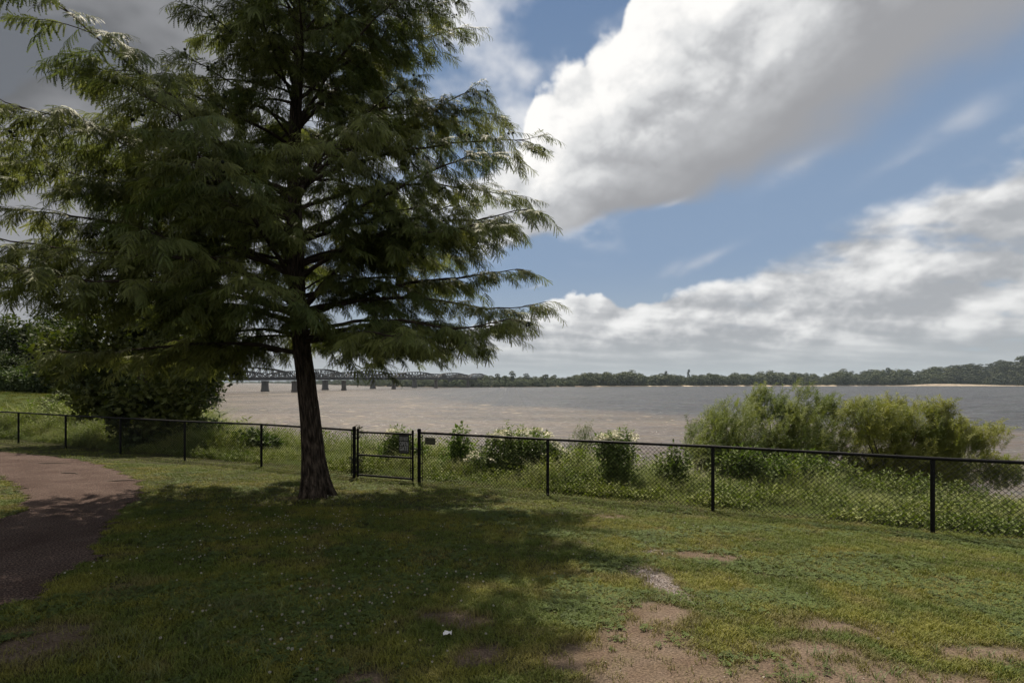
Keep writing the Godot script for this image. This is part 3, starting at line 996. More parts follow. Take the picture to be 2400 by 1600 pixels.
	var t := thing("maker_plate", "small olive plate with dark slanted lettering on the fence right of the gate", "plaque", on_ground(fp.x, fp.y, 0.90) - OUT * 0.012)
	t.basis = Basis(ALONG, Vector3.UP, -OUT)
	obj("plate", rounded(0.258, 0.145, 0.004, 0.003), paint(0.022, 0.021, 0.013, 0.6), t)
	obj("face", rounded(0.235, 0.085, 0.003, 0.003), paint(0.085, 0.085, 0.05, 0.6), t).position = Vector3(0, 0.012, 0.002)
	var ink := paint(0.008, 0.01, 0.008, 0.6)
	lettering("Jetcam", Vector2(0.215, 0.066), 0.1, ink, t, Vector3(0, 0.012, 0.004))
	var under := Geo.new()
	under.box(Transform3D(Basis(), Vector3(0.01, -0.05, 0.0025)), Vector3(0.2, 0.012, 0.002))
	obj("underline", under.mesh(), paint(0.06, 0.06, 0.036, 0.6), t)

# ---------------------------------------------------------------- the bald cypress
func strand(g: Geo, p: Vector3, dir: Vector3, l: float, droop: float, w: float, segs: int) -> void:
	# one feathery branchlet: paired narrow leaflets along a drooping line
	var d := dir.normalized()
	var step := l / segs
	for k in segs:
		d = (d + Vector3(0, -droop / segs, 0)).normalized()
		var q := p + d * step
		var side := d.cross(Vector3(0.2, 1, 0.15)).normalized()
		var reach := w * (0.55 + 0.45 * sin(PI * (k + 0.8) / (segs + 1.0)))
		for s in [-1.0, 1.0]:
			g.tri(p, p + d * step, p + side * s * reach + d * step * 1.1 + Vector3(0, -0.25 * reach, 0))
		p = q

func spray(seed_at: int, count: int, l: float) -> ArrayMesh:
	rng.seed = seed_at
	var g := Geo.new()
	for k in count:
		var t := (k + 0.5) / count
		var s := 1.0 if k % 2 == 0 else -1.0
		var p := Vector3(t * l, -0.05 * t * t, 0)
		g.tint = Color(1, 1, 1) * [0.45, 0.7, 1.0, 1.35, 1.8][rng.randi() % 5]
		strand(g, p, Vector3(rand(0.5, 1.0), rand(-0.3, 0.2), s * rand(0.4, 1.0)), rand(0.09, 0.165), rand(0.7, 1.9), rand(0.0105, 0.0145), 7)
	g.tint = Color(1, 1, 1)
	strand(g, Vector3(l * 0.9, -0.05, 0), Vector3(1, 0, rand(-0.3, 0.3)), 0.15, 0.7, 0.014, 8)
	g.tint = Color(1.3, 0.95, 0.7)
	g.tri(Vector3(0, 0.002, 0), Vector3(0, -0.003, 0.002), Vector3(l, -0.05, 0))
	return g.mesh()

func build_cypress() -> void:
	rng.seed = 77
	var base := on_ground(-3.4, 8.92, 0.0)
	var o := thing("bald_cypress", "large bald cypress with feathery drooping foliage and a leaning flared trunk in the lawn", "tree", base)
	# trunk: heights and sideways lean
	var ty := [-0.25, -0.02, 0.12, 0.35, 0.75, 1.3, 1.95, 2.7, 3.45, 4.2, 5.1, 6.4, 7.9, 9.4, 10.9, 12.6]
	var tx := [0.0, 0.0, -0.01, -0.03, -0.06, -0.10, -0.17, -0.27, -0.34, -0.39, -0.41, -0.39, -0.29, -0.25, -0.2, -0.18]
	var tr := [0.345, 0.305, 0.262, 0.222, 0.188, 0.168, 0.155, 0.146, 0.138, 0.145, 0.122, 0.1, 0.075, 0.052, 0.03, 0.008]
	var pts := PackedVector3Array()
	var rad := PackedFloat32Array()
	var lob := PackedFloat32Array()
	var y := -0.25
	var prof := func(a: Array, yy: float) -> float:
		for k in range(1, ty.size()):
			if yy <= ty[k]: return lerpf(a[k - 1], a[k], smoothstep(0.0, 1.0, (yy - ty[k - 1]) / (ty[k] - ty[k - 1])) * 0.4 + 0.6 * (yy - ty[k - 1]) / (ty[k] - ty[k - 1]))
		return a[-1]
	while y < 12.55:
		pts.append(Vector3(prof.call(tx, y), y, 0.03 * sin(y * 0.9)))
		rad.append(prof.call(tr, y))
		lob.append(0.035 + 0.20 * exp(-maxf(y, 0.0) * 2.0))
		y += 0.09 if y < 1.0 else 0.25
	var bark := paint(0.125, 0.097, 0.076, 0.95, 0.2)
	bark.albedo_texture = grain(0.02, 5, 0.3, 1.0)
	bark.uv1_scale = Vector3(2, 0.26, 1)
	bark.normal_enabled = true
	bark.normal_texture = grain(0.025, 5, 0, 1, true, 512, 14.0)
	bark.normal_scale = 1.6
	var trunk := Geo.new()
	trunk.tube(pts, rad, 40, lob)
	obj("trunk", trunk.mesh(), bark, o)
	var scar := Geo.new()   # pale knot scars low on the bark
	for q in [[0.62, 1.25], [1.55, 0.7], [2.05, 1.1]]:
		var ph: float = q[1]
		var hh: float = q[0]
		var rr: float = prof.call(tr, hh) * 1.03
		var p := Vector3(prof.call(tx, hh) + cos(ph) * rr, hh, sin(ph) * rr)
		var n := Vector3(cos(ph), 0, sin(ph))
		var e := Vector3.UP.cross(n)
		for j in 8:
			var a0 := TAU * j / 8
			var a1 := TAU * (j + 1) / 8
			scar.tri(p + n * 0.012, p + (e * cos(a1) + Vector3.UP * sin(a1) * 1.4) * 0.022, p + (e * cos(a0) + Vector3.UP * sin(a0) * 1.4) * 0.022)
	obj("knot_scar", scar.mesh(), paint(0.2, 0.19, 0.17, 0.9), o)
	# limbs: [height, azimuth (0 right, 90 towards the camera), length, rise at the start, rise at the tip, radius]
	var limbs := [[2.75, 2, 3.7, 12, -7, 0.05], [3.1, -8, 4.3, 22, 8, 0.06], [3.15, 10, 3.3, 54, 20, 0.062], [3.2, 12, 4.2, 12, -8, 0.05], [2.8, 18, 3.9, 9, -8, 0.045], [2.75, -18, 3.3, 11, -8, 0.045], [2.7, 30, 3.4, 4, -8, 0.04], [3.15, 176, 4.0, 24, -6, 0.06], [2.95, 190, 3.9, 24, -4, 0.055], [3.8, 170, 4.0, 30, -10, 0.05], [2.5, 165, 3.6, 10, -14, 0.045], [3.0, 150, 3.9, 14, -8, 0.05], [3.1, 122, 3.8, 16, -10, 0.05], [3.0, 75, 3.0, 16, -8, 0.045], [3.5, 140, 4.1, 18, -6, 0.05], [4.0, -4, 4.45, 20, 16, 0.055], [4.4, 8, 3.9, 28, 2, 0.05], [5.4, -3, 3.7, 40, 26, 0.05], [4.3, 158, 4.3, 22, 4, 0.05], [4.8, 132, 4.2, 22, 2, 0.05], [5.3, 165, 4.2, 28, 10, 0.05], [2.7, -60, 3.2, 8, -10, 0.04], [2.9, -110, 3.4, 10, -8, 0.04], [2.5, -145, 3.4, 8, -12, 0.04], [2.8, 205, 3.4, 8, -10, 0.04], [3.3, 98, 3.3, 18, -6, 0.045], [6.3, -4, 2.9, 52, 40, 0.045]]
	var reach := [[1.9, 3.6], [2.8, 4.0], [4.2, 4.3], [5.1, 4.15], [6.4, 3.7], [7.5, 3.3], [9.0, 2.7], [10.5, 1.9], [12.0, 0.9], [12.6, 0.4]]
	var h := 3.3
	var az := 40.0
	while h < 12.2:
		az += 137.5 + rand(-14, 14)
		limbs.append([h, az, ramp(reach, h) * rand(0.86, 1.1), lerpf(24.0, 48.0, smoothstep(3.0, 9.0, h)) + rand(-14, 14), lerpf(-4.0, 30.0, smoothstep(3.0, 9.0, h)) + rand(-12, 12), lerpf(0.045, 0.018, smoothstep(3.0, 11.0, h))])
		h += 0.12
	h = 3.6
	while h < 12.0:
		az += 101.0 + rand(-30, 30)
		limbs.append([h, az, ramp(reach, h) * rand(0.55, 1.0), rand(18, 62), rand(-16, 40), lerpf(0.035, 0.014, smoothstep(3.0, 11.0, h))])
		h += 0.21
	for k in 9:   # short low shoots that veil the upper trunk and the bare limb feet
		limbs.append([rand(2.7, 4.6), 47.0 * k + rand(0, 30), rand(1.1, 1.9), rand(5, 45), rand(-20, 10), 0.02])
	var sprays := [spray(5, 17, 0.26), spray(6, 20, 0.30), spray(9, 15, 0.22), spray(13, 18, 0.26)]
	rng.seed = 78
	var leaf_rows := [Copies.new(), Copies.new(), Copies.new(), Copies.new()]
	var cones := Copies.new()
	var twigs := Geo.new()
	for q in limbs:
		# the crown is cut back on the side that faces left and nearer, high up
		if q[0] > 3.8 and fposmod(q[1], 360.0) > 78.0 and fposmod(q[1], 360.0) < 218.0:
			q[2] *= lerpf(1.0, 0.6, smoothstep(3.9, 6.3, q[0]))
			q[3] *= lerpf(1.0, 0.7, smoothstep(3.8, 5.0, q[0]))
			q[4] = minf(q[4], 5.0)
		var ph := deg_to_rad(q[1])
		var l: float = q[2]
		var hh: float = q[0]
		var p := Vector3(prof.call(tx, hh), hh, 0.03 * sin(hh * 0.9))
		var n := maxi(8, int(l / 0.22))
		var way := PackedVector3Array([p])
		var thick := PackedFloat32Array([q[5]])
		var swing := rand(-0.18, 0.18)
		for k in n:
			var t := (k + 1.0) / n
			var e := deg_to_rad(lerpf(q[3], q[4], smoothstep(0.0, 0.85, t)) + (16.0 * smoothstep(0.7, 1.0, t) if q[4] < 0.0 else 0.0) + rand(-7, 7))
			ph += swing / n + rand(-0.1, 0.1)
			p += Vector3(cos(ph) * cos(e), sin(e), sin(ph) * cos(e)) * l / n
			way.append(p)
			thick.append(lerpf(q[5], 0.006, pow(t, 0.75)))
		var limb := Geo.new()
		limb.tube(way, thick, 7)
		obj("branch", limb.mesh(), bark, o)
		# side shoots, alternately left and right, each hung with sprays
		var along := l * rand(0.2, 0.3)
		var side := 1.0
		while along < l:
			var t := along / l
			var f := t * n
			var k := mini(int(f), n - 1)
			var from := way[k].lerp(way[k + 1], f - k)
			var fwd := (way[k + 1] - way[k]).normalized()
			var flat := Vector3(fwd.x, 0, fwd.z).normalized()
			var turn := side * deg_to_rad(rand(35, 72) * (1.0 - 0.45 * smoothstep(0.8, 1.0, t)))
			var dir := (flat.rotated(Vector3.UP, turn) + Vector3(0, fwd.y * 0.6 + rand(-0.42, 0.36), 0)).normalized()
			var sl := lerpf(1.05, 0.34, pow(t, 1.3)) * rand(0.6, 1.15) * clampf(l / 3.4, 0.55, 1.1)
			shoot(from, dir, sl, leaf_rows, cones, twigs, hh)
			side = -side
			along += rand(0.09, 0.165)
		shoot(way[n - 1], (way[n] - way[n - 2]).normalized(), 0.5, leaf_rows, cones, twigs, hh)
	obj("twigs", twigs.mesh(), bark, o).set_meta("kind", "stuff")
	var m := leafy(0.6, 0.85, Color(1.0, 1.0, 0.8))
	for k in 4: scatter("foliage", sprays[k], m, leaf_rows[k], o)
	var ball := SphereMesh.new()
	ball.radius = 0.019
	ball.height = 0.038
	ball.radial_segments = 8
	ball.rings = 5
	var cm := paint(1, 1, 1, 0.8, 0.3)
	cm.vertex_color_use_as_albedo = true
	scatter("cones", ball, cm, cones, o)

func shoot(from: Vector3, dir: Vector3, l: float, leaf_rows: Array, cones: Copies, twigs: Geo, hh: float) -> void:
	var n := maxi(3, int(l / 0.09))
	var p := from
	var d := dir
	var way := PackedVector3Array([from])
	var r := PackedFloat32Array([0.007])
	var tone := 0.5 + 0.75 * noise_a.get_noise_3d(from.x * 14, from.y * 14, from.z * 14)
	for k in n:
		var t := (k + 1.0) / n
		d = (d + Vector3(rand(-0.08, 0.08), -0.07 - 0.05 * t, rand(-0.08, 0.08))).normalized()
		p += d * l / n
		way.append(p)
		r.append(lerpf(0.007, 0.002, t))
		if t < 0.14: continue
		var reps := 2 if rng.randf() < 0.45 else 1
		for j in reps:
			var yaw := atan2(-d.z, d.x) + rand(-0.9, 0.9)
			var b := Basis(Vector3.UP, yaw) * Basis(Vector3(0, 0, 1), rand(-0.75, 0.12)) * Basis(Vector3(1, 0, 0), rand(-0.6, 0.6))
			var c := Color(0.076, 0.108, 0.028).lerp(Color(0.165, 0.180, 0.046), clampf(tone + rand(-0.25, 0.25), 0, 1))
			leaf_rows[rng.randi() % 4].add(Transform3D(b.scaled_local(Vector3.ONE * rand(0.7, 1.14)), p), c)
	if l > 0.2: twigs.tube(way, r, 4)
	if rng.randf() < (0.10 + 0.25 * smoothstep(4.0, 7.5, hh)):
		for k in rng.randi_range(2, 6):
			cones.add(Transform3D(Basis.from_scale(Vector3.ONE * rand(0.75, 1.15)), p + any_dir() * rand(0.02, 0.09) + Vector3(0, -0.02, 0)), Color(0.02, 0.026, 0.02) * rand(0.7, 1.4))

# ---------------------------------------------------------------- leaves, shrubs and small trees
func leaf(g: Geo, at: Vector3, out: Vector3, face: Vector3, l: float, w: float) -> void:   # a folded pointed leaf of four triangles
	var f := out.normalized()
	var s := f.cross(face).normalized()
	var up := s.cross(f) * w * 0.18
	var mid := at + f * l * 0.45
	var tip := at + f * l - up * 1.5
	g.tri(at, mid + s * w * 0.5 + up, mid)
	g.tri(mid, mid + s * w * 0.5 + up, tip)
	g.tri(at, mid, mid - s * w * 0.5 + up)
	g.tri(mid, tip, mid - s * w * 0.5 + up)

func leaf_lobed(g: Geo, at: Vector3, out: Vector3, face: Vector3, l: float) -> void:   # a broad five-pointed leaf
	var f := out.normalized()
	var s := f.cross(face).normalized()
	var c := at + f * l * 0.35
	var ring := []
	for q in [[-2.5, 0.3], [-1.9, 0.5], [-1.35, 0.34], [-0.85, 0.6], [-0.42, 0.36], [0.0, 0.68], [0.42, 0.36], [0.85, 0.6], [1.35, 0.34], [1.9, 0.5], [2.5, 0.3]]:
		ring.append(c + (f * cos(q[0]) + s * sin(q[0])) * l * q[1] - face * l * 0.12 * absf(sin(q[0])))
	for k in ring.size() - 1: g.tri(c, ring[k], ring[k + 1])

func cluster(seed_at: int, count: int, l: float, w: float, spread_r: float, kind := "") -> ArrayMesh:
	rng.seed = seed_at
	var g := Geo.new()
	for k in count:
		var p := any_dir() * spread_r * pow(rng.randf(), 0.45)
		var out := (any_dir() + p.normalized() * 0.9 + Vector3(0, -0.25 if kind == "hang" else 0.1, 0)).normalized()
		var face := (Vector3.UP + any_dir() * 0.75).normalized()
		g.tint = Color(1, 1, 1) * rand(0.75, 1.25)
		if kind == "lobed": leaf_lobed(g, p, out, face, l * rand(0.7, 1.15))
		else: leaf(g, p, out, face, l * rand(0.7, 1.2), w * rand(0.8, 1.2))
	return g.mesh()

func wand(seed_at: int, count: int, l: float, w: float, reach: float, lean: float) -> ArrayMesh:   # a leafy shoot bent one way, narrow leaves
	rng.seed = seed_at
	var g := Geo.new()
	var p := Vector3.ZERO
	var d := Vector3(0.15, 1, 0)
	for k in count:
		d = (d + Vector3(lean, -0.035, rand(-0.1, 0.1))).normalized()
		p += d * reach / count
		var a := k * 2.4 + rand(-0.4, 0.4)
		g.tint = Color(1, 1, 1) * rand(0.78, 1.25)
		leaf(g, p, Vector3(cos(a), 0.35, sin(a)) + d * 0.5 + Vector3(lean * 3.0, -0.15, 0), (Vector3.UP + any_dir() * 0.5), l * rand(0.7, 1.2), w)
	g.tint = Color(1.2, 0.9, 0.7)
	g.quad(Vector3(-0.004, 0, 0), p * 0.5 + Vector3(-0.003, 0, 0), p * 0.5 + Vector3(0.003, 0, 0), Vector3(0.004, 0, 0))
	return g.mesh()

# blobs: [x right, y up, z towards the camera, radius x, radius y, radius z]; all relative to the foot
func bush(called: String, label: String, category: String, group: String, foot: Vector3, blobs: Array, meshes: Array, count: int, low: Color, high: Color, m: Material, wood: Material, stem_r: float, stem_from := Vector3.ZERO, upright := false, gaps := 0.25, size := Vector2(0.8, 1.25)) -> Node3D:
	var o := thing(called, label, category, foot, group)
	var weight := []
	var total := 0.0
	for q in blobs:
		total += q[3] * q[4] + q[4] * q[5] + q[3] * q[5]
		weight.append(total)
	var rows := []
	for k in meshes.size(): rows.append(Copies.new())
	var made := 0
	var tries := 0
	while made < count and tries < count * 6:
		tries += 1
		var pick := rand(0, total)
		var b := 0
		while weight[b] < pick: b += 1
		var q: Array = blobs[b]
		var dir := any_dir()
		var p := Vector3(q[0], q[1], q[2]) + dir * Vector3(q[3], q[4], q[5]) * pow(rng.randf(), 0.36)
		if p.y < 0.02: continue
		var w := foot + p
		if noise_b.get_noise_3d(w.x * 22 / size.y, w.y * 22 / size.y, w.z * 22 / size.y) < gaps - 0.5: continue
		var tone := clampf(0.5 + 1.1 * noise_a.get_noise_3d(w.x * 12, w.y * 12, w.z * 12) + rand(-0.3, 0.3), 0, 1)
		var basis := turned(rand(-0.5, 0.5) if upright else rand(0, TAU), rand(0, 0.75) if upright else rand(0, 0.8), rand(0, TAU))
		rows[rng.randi() % meshes.size()].add(Transform3D(basis.scaled_local(Vector3.ONE * rand(size.x, size.y)), p), low.lerp(high, tone))
		made += 1
	if stem_r > 0.0:
		var trunk_top := stem_from
		var first := true
		for q in blobs:
			var to := Vector3(q[0], q[1] + q[4] * 0.35, q[2])
			var from := stem_from * rand(0.4, 1.0)
			var way := PackedVector3Array()
			var r := PackedFloat32Array()
			for k in 7:
				var t := k / 6.0
				way.append(from.lerp(to, t) + Vector3(0, sin(t * PI) * 0.08 * to.length(), 0) + Vector3(rand(-1, 1), 0, rand(-1, 1)) * 0.03 * to.length() * sin(t * PI))
				r.append(stem_r * lerpf(0.62, 0.1, t))
			var g := Geo.new()
			g.tube(way, r, 6)
			obj("stem" if stem_from == Vector3.ZERO else "limb", g.mesh(), wood, o)
		if stem_from != Vector3.ZERO:
			var g := Geo.new()
			g.tube(PackedVector3Array([Vector3(0, -0.3, 0), Vector3(0, 0.05, 0), stem_from * 0.5 + Vector3(0.03, 0, 0.02), stem_from]), PackedFloat32Array([stem_r * 1.35, stem_r * 1.15, stem_r, stem_r * 0.85]), 10)
			obj("trunk", g.mesh(), wood, o)
	for k in meshes.size(): scatter("foliage", meshes[k], m, rows[k], o)
	return o

func umbels(o: Node3D, blobs: Array, count: int) -> void:   # flat cream flower heads, one part each
	var g := Geo.new()
	rng.seed = 31
	for k in 70:
		var a := rand(0, TAU)
		var r := sqrt(rng.randf()) * 0.1
		var p := Vector3(cos(a) * r, 0.02 - r * r * 3.0 + rand(-0.006, 0.006), sin(a) * r)
		var s := 0.02
		var e := any_dir() * s
		var f := any_dir() * s
		g.tri(p + e, p + f, p - e - f + Vector3(0, 0.006, 0))
	for k in 5:
		var a := TAU * k / 5
		g.tri(Vector3(0, -0.06, 0), Vector3(0.002, -0.06, 0.002), Vector3(cos(a) * 0.06, 0.01, sin(a) * 0.06))
	var mesh := g.mesh()
	var m := paint(0.6, 0.58, 0.45, 0.8)
	for k in count:
		var q: Array = blobs[rng.randi() % blobs.size()]
		var a := rand(-0.4, PI + 0.4)
		var e := rand(0.45, 1.4)
		var dir := Vector3(cos(a) * cos(e), sin(e), sin(a) * cos(e))
		var p := Vector3(q[0], q[1], q[2]) + dir * Vector3(q[3], q[4], q[5]) * rand(1.05, 1.2)
		obj("flower_head", mesh, m, o).transform = Transform3D(turned(rand(0, TAU), rand(0.1, 0.6), atan2(dir.x, -dir.z) + PI * 0.5).scaled_local(Vector3.ONE * rand(0.85, 1.35)), p)

func blade_tuft(seed_at: int, count: int, l0: float, l1: float, w: float, r: float, bend: float, segs := 2) -> ArrayMesh:
	rng.seed = seed_at
	var g := Geo.new()
	for k in count:
		var a := rand(0, TAU)
		var p := Vector3(cos(a), 0, sin(a)) * r * sqrt(rng.randf())
		var b := rand(0, TAU)
		var out := Vector3(cos(b), 0, sin(b))
		var side := Vector3(-sin(b), 0, cos(b)) * w * 0.5 * rand(0.7, 1.2)
		var l := rand(l0, l1)
		var lean := bend * rand(0.3, 1.1)
		g.tint = Color(1, 1, 1) * rand(0.5, 1.45)
		if rng.randf() < 0.1: g.tint = Color(1.7, 1.35, 1.2)
		var prev := p
		var pw := 1.0
		for j in segs:
			var t := (j + 1.0) / segs
			var q := p + Vector3(0, l * (t - 0.32 * lean * t * t), 0) + out * l * lean * t * t
			var nw := 1.0 - t * 0.75
			if j == segs - 1: g.tri(prev - side * pw, q, prev + side * pw)
			else: g.quad(prev - side * pw, q - side * nw, q + side * nw, prev + side * pw)
			prev = q
			pw = nw
	return g.mesh()

func clover_tuft(seed_at: int) -> ArrayMesh:
	rng.seed = seed_at
	var g := Geo.new()
	for k in 9:
		var a := rand(0, TAU)
		var p := Vector3(cos(a), 0, sin(a)) * rand(0.0, 0.07) + Vector3(0, rand(0.012, 0.032), 0)
		var tilt := any_dir() * 0.35
		var up := (Vector3.UP + tilt).normalized()
		g.tint = Color(1, 1, 1) * rand(0.75, 1.25)
		for j in 3:
			var b := a + TAU * j / 3.0
			var f := Vector3(cos(b), 0, sin(b))
			f = (f - up * f.dot(up)).normalized()
			var s := up.cross(f) * 0.0085
			g.quad(p, p + f * 0.011 + s, p + f * 0.02, p + f * 0.011 - s)
	return g.mesh()

func build_lawn() -> void:
	rng.seed = 301
	var m := leafy(0.7, 0.4, Color(1.1, 1.15, 0.3))
	var near := [blade_tuft(1, 13, 0.02, 0.05, 0.0042, 0.035, 0.9), blade_tuft(2, 15, 0.025, 0.06, 0.0045, 0.05, 1.0), blade_tuft(3, 11, 0.015, 0.04, 0.005, 0.04, 1.2)]
	var mid := [blade_tuft(4, 12, 0.025, 0.055, 0.007, 0.07, 1.0), blade_tuft(7, 12, 0.02, 0.05, 0.008, 0.08, 1.1)]
	var far := [blade_tuft(8, 14, 0.03, 0.06, 0.014, 0.16, 1.0)]
	var clover := clover_tuft(5)
	rng.seed = 302
	var rows := [Copies.new(), Copies.new(), Copies.new(), Copies.new(), Copies.new(), Copies.new()]
	var leaves := Copies.new()
	var heads := Copies.new()
	# bands of distance: [from, to, tufts, first row, rows]
	for band in [[2.5, 5.0, 26000, 0, 3], [5.0, 8.0, 30000, 0, 3], [8.0, 13.0, 24000, 3, 2], [13.0, 36.0, 24000, 5, 1]]:
		for k in band[2]:
			var d := sqrt(lerpf(band[0] * band[0], band[1] * band[1], rng.randf()))
			var x := d * rand(-1.12, 1.12)
			var s := d + 0.467 * x
			if s > 10.75 and not (x < -12.0 and s < 26.0): continue
			if s > 10.75 and rng.randf() < 0.15: continue
			if path_mask(x, d) > 0.4: continue
			var b := bare_mask(x, d) if d < 10.0 else 0.0
			if rng.randf() < b * 0.92: continue
			var v := noise_c.get_noise_2d(x * 16, d * 16)
			var w := noise_a.get_noise_2d(x * 26 + 9, d * 26)
			var cl := clover_mask(x, d)
			if cl * 0.42 > rng.randf() and d < 12.0:
				leaves.add(Transform3D(turned(rand(0, TAU)).scaled_local(Vector3.ONE * rand(0.55, 0.95)), on_ground(x, d)), Color(0.052, 0.077, 0.016) * rand(0.6, 1.25))
				if rng.randf() < 0.3: continue
			var c := Color(0.074, 0.104, 0.014).lerp(Color(0.168, 0.166, 0.024), clampf(0.42 + v * 1.5 + w * 0.8 + rand(-0.25, 0.25), 0, 1))
			if s > 8.2 and s < 10.75: c = c.lerp(Color(0.105, 0.14, 0.022), 0.5)
			c = c.lerp(Color(0.15, 0.125, 0.05), clampf(b * 1.5 + maxf(0.0, w - 0.15) * 1.6 + (rng.randf() * 0.3 if rng.randf() < 0.2 else 0.0), 0, 0.75))
			var tall := rand(0.7, 1.15) * (0.85 + 0.5 * maxf(0.0, noise_b.get_noise_2d(x * 30, d * 30)))
			if b > 0.1: tall *= 1.15
			if s > 10.75: tall *= 3.0
			rows[band[3] + rng.randi() % int(band[4])].add(Transform3D(turned(rand(0, TAU), rand(0, 0.2), rand(0, TAU)).scaled_local(Vector3(1, tall, 1) * rand(0.85, 1.2)), on_ground(x, d)), c)
	var meshes := near + mid + far
	for k in 6:
		var o := scatter(["short_grass", "lawn_grass", "creeping_grass", "mown_grass", "mown_grass_blades", "distant_grass"][k], meshes[k], m, rows[k], self)
		tag(o, ["fine short grass blades over the near lawn", "thicker grass blades over the near lawn", "low creeping grass blades in the near lawn", "mown grass over the middle of the lawn", "broader mown grass blades over the middle of the lawn", "grass of the far lawn strip and the slope at left"][k], "grass", "", "stuff")
	tag(scatter("clover_leaves", clover, leafy(0.85, 0.3, Color(0.8, 1.2, 0.4)), leaves, self), "dark green clover patches spread through the lawn", "clover", "", "stuff")
	# clover heads
	for k in 9500:
		var d := sqrt(lerpf(2.7 * 2.7, 12.0 * 12.0, rng.randf()))
		var x := d * rand(-1.05, 1.05)
		if d + 0.467 * x > 10.3 or path_mask(x, d) > 0.1 or bare_mask(x, d) > 0.3: continue
		var want := smoothstep(0.12, 0.4, noise_b.get_noise_2d(x * 20 + 70, d * 26)) * 0.4 + 0.75 * exp(-Vector2((x + 1.2) / 0.8, (d - 4.4) / 0.8).length_squared()) + 0.9 * exp(-Vector2((x + 1.4) / 0.55, (d - 3.4) / 0.3).length_squared()) + 0.5 * exp(-Vector2((x + 3.0) / 1.2, (d - 6.2) / 1.2).length_squared())
		if x > 1.0: want *= 0.45
		if rng.randf() > want: continue
		heads.add(Transform3D(turned(rand(0, TAU), rand(0, 0.5), rand(0, TAU)).scaled_local(Vector3(1, 0.85, 1) * rand(0.7, 1.2)), on_ground(x, d, rand(0.045, 0.075))), Color(0.36, 0.35, 0.31).lerp(Color(0.25, 0.2, 0.15), rng.randf() * rng.randf()))
	var g := Geo.new()
	rng.seed = 41
	for k in 60:
		var dir := any_dir()
		var p := dir * 0.0085
		var e := dir.cross(any_dir()).normalized() * 0.0025
		g.tri(p * 0.5 - e, p * 1.15, p * 0.5 + e)
	g.tint = Color(0.2, 0.3, 0.1)
	g.tri(Vector3(0, 0, 0), Vector3(0.0016, 0, 0), Vector3(0, -0.07, 0))
	var hm := paint(1, 1, 1, 0.8, 0.3)
	hm.vertex_color_use_as_albedo = true
	tag(scatter("clover_flowers", g.mesh(), hm, heads, self), "small white clover heads dotted through the shaded lawn", "clover flowers", "", "stuff")
	# taller wild blades at the lower left and dead stalks
	var tall_m := leafy(0.6, 0.3)
	var tall := Copies.new()
	rng.seed = 43
	for k in 60:
		var x := rand(-2.7, -1.4)
		var d := rand(2.9, 4.2)
		if bare_mask(x, d) > 0.2: continue
		tall.add(Transform3D(turned(rand(0, TAU)).scaled_local(Vector3.ONE * rand(0.5, 1.1)), on_ground(x, d)), Color(0.085, 0.10, 0.03) * rand(0.8, 1.3))
	for k in 26:
		var x := rand(1.6, 3.4)
		var d := rand(2.95, 3.6)
		tall.add(Transform3D(turned(rand(0, TAU)).scaled_local(Vector3.ONE * rand(0.5, 0.9)), on_ground(x, d)), Color(0.06, 0.10, 0.022) * rand(0.8, 1.3))
	tag(scatter("tall_grass", blade_tuft(9, 14, 0.06, 0.16, 0.006, 0.05, 1.0, 3), tall_m, tall, self), "loose taller grass tufts in the foreground", "grass", "", "stuff")
	# gravel
	var stone := Geo.new()
	rng.seed = 44
	var sp := SphereMesh.new()
	sp.radius = 0.5
	sp.height = 0.7
	sp.radial_segments = 6
	sp.rings = 3
	var pebbles := Copies.new()
	for k in 5200:
		var x := 0.0
		var d := 0.0
		if k < 1500:
			var t := rng.randf()
			x = lerpf(1.24, 1.56, t) + rng.randfn(0, 0.07)
			d = lerpf(5.35, 4.45, t) + rng.randfn(0, 0.1)
		elif k < 1650:
			x = 1.66 + rng.randfn(0, 0.09)
			d = 5.95 + rng.randfn(0, 0.07)
		else:
			d = rand(2.6, 9.5)
			x = d * rand(-1.0, 1.0)
			var on_path := path_mask(x, d)
			if on_path < 0.5 and (bare_mask(x, d) < 0.4 or x < -0.5): continue
			if on_path > 0.5 and rng.randf() < 0.5: continue
		var s := rand(0.006, 0.017) * (1.25 if k < 1650 else 0.85)
		var c := Color(0.22, 0.2, 0.195).lerp(Color(0.13, 0.1, 0.085), rng.randf())
		if k >= 1650: c = Color(0.19, 0.14, 0.11).lerp(Color(0.10, 0.07, 0.055), rng.randf()) if rng.randf() < 0.85 else Color(0.26, 0.23, 0.2)
		pebbles.add(Transform3D(turned(rand(0, TAU), rand(0, 0.6), rand(0, TAU)).scaled_local(Vector3(s, s * 0.7, s * rand(0.6, 1.0))), on_ground(x, d, s * 0.2 + (0.012 if path_mask(x, d) > 0.5 else 0.0))), c)
	for k in 16000:
		var d := sqrt(lerpf(9.0, 240.0, rng.randf()))
		var x := -d * rand(0.5, 1.05)
		if path_mask(x, d) < rng.randf(): continue
		var s := rand(0.004, 0.011) * (1.0 + d * 0.05)
		pebbles.add(Transform3D(turned(rand(0, TAU), rand(0, 0.6), rand(0, TAU)).scaled_local(Vector3(s, s * 0.6, s * rand(0.6, 1.0))), on_ground(x, d, 0.016)), Color(0.24, 0.175, 0.15).lerp(Color(0.09, 0.06, 0.05), rng.randf()))
	var pm := paint(1, 1, 1, 0.9, 0.3)
	pm.vertex_color_use_as_albedo = true
	tag(scatter("gravel", sp, pm, pebbles, self), "pale gravel stones in the bare streak and scattered over the earth and path", "gravel", "", "stuff")
	# a crumpled scrap of paper
	var scrap := Geo.new()
	rng.seed = 46
	var pts := []
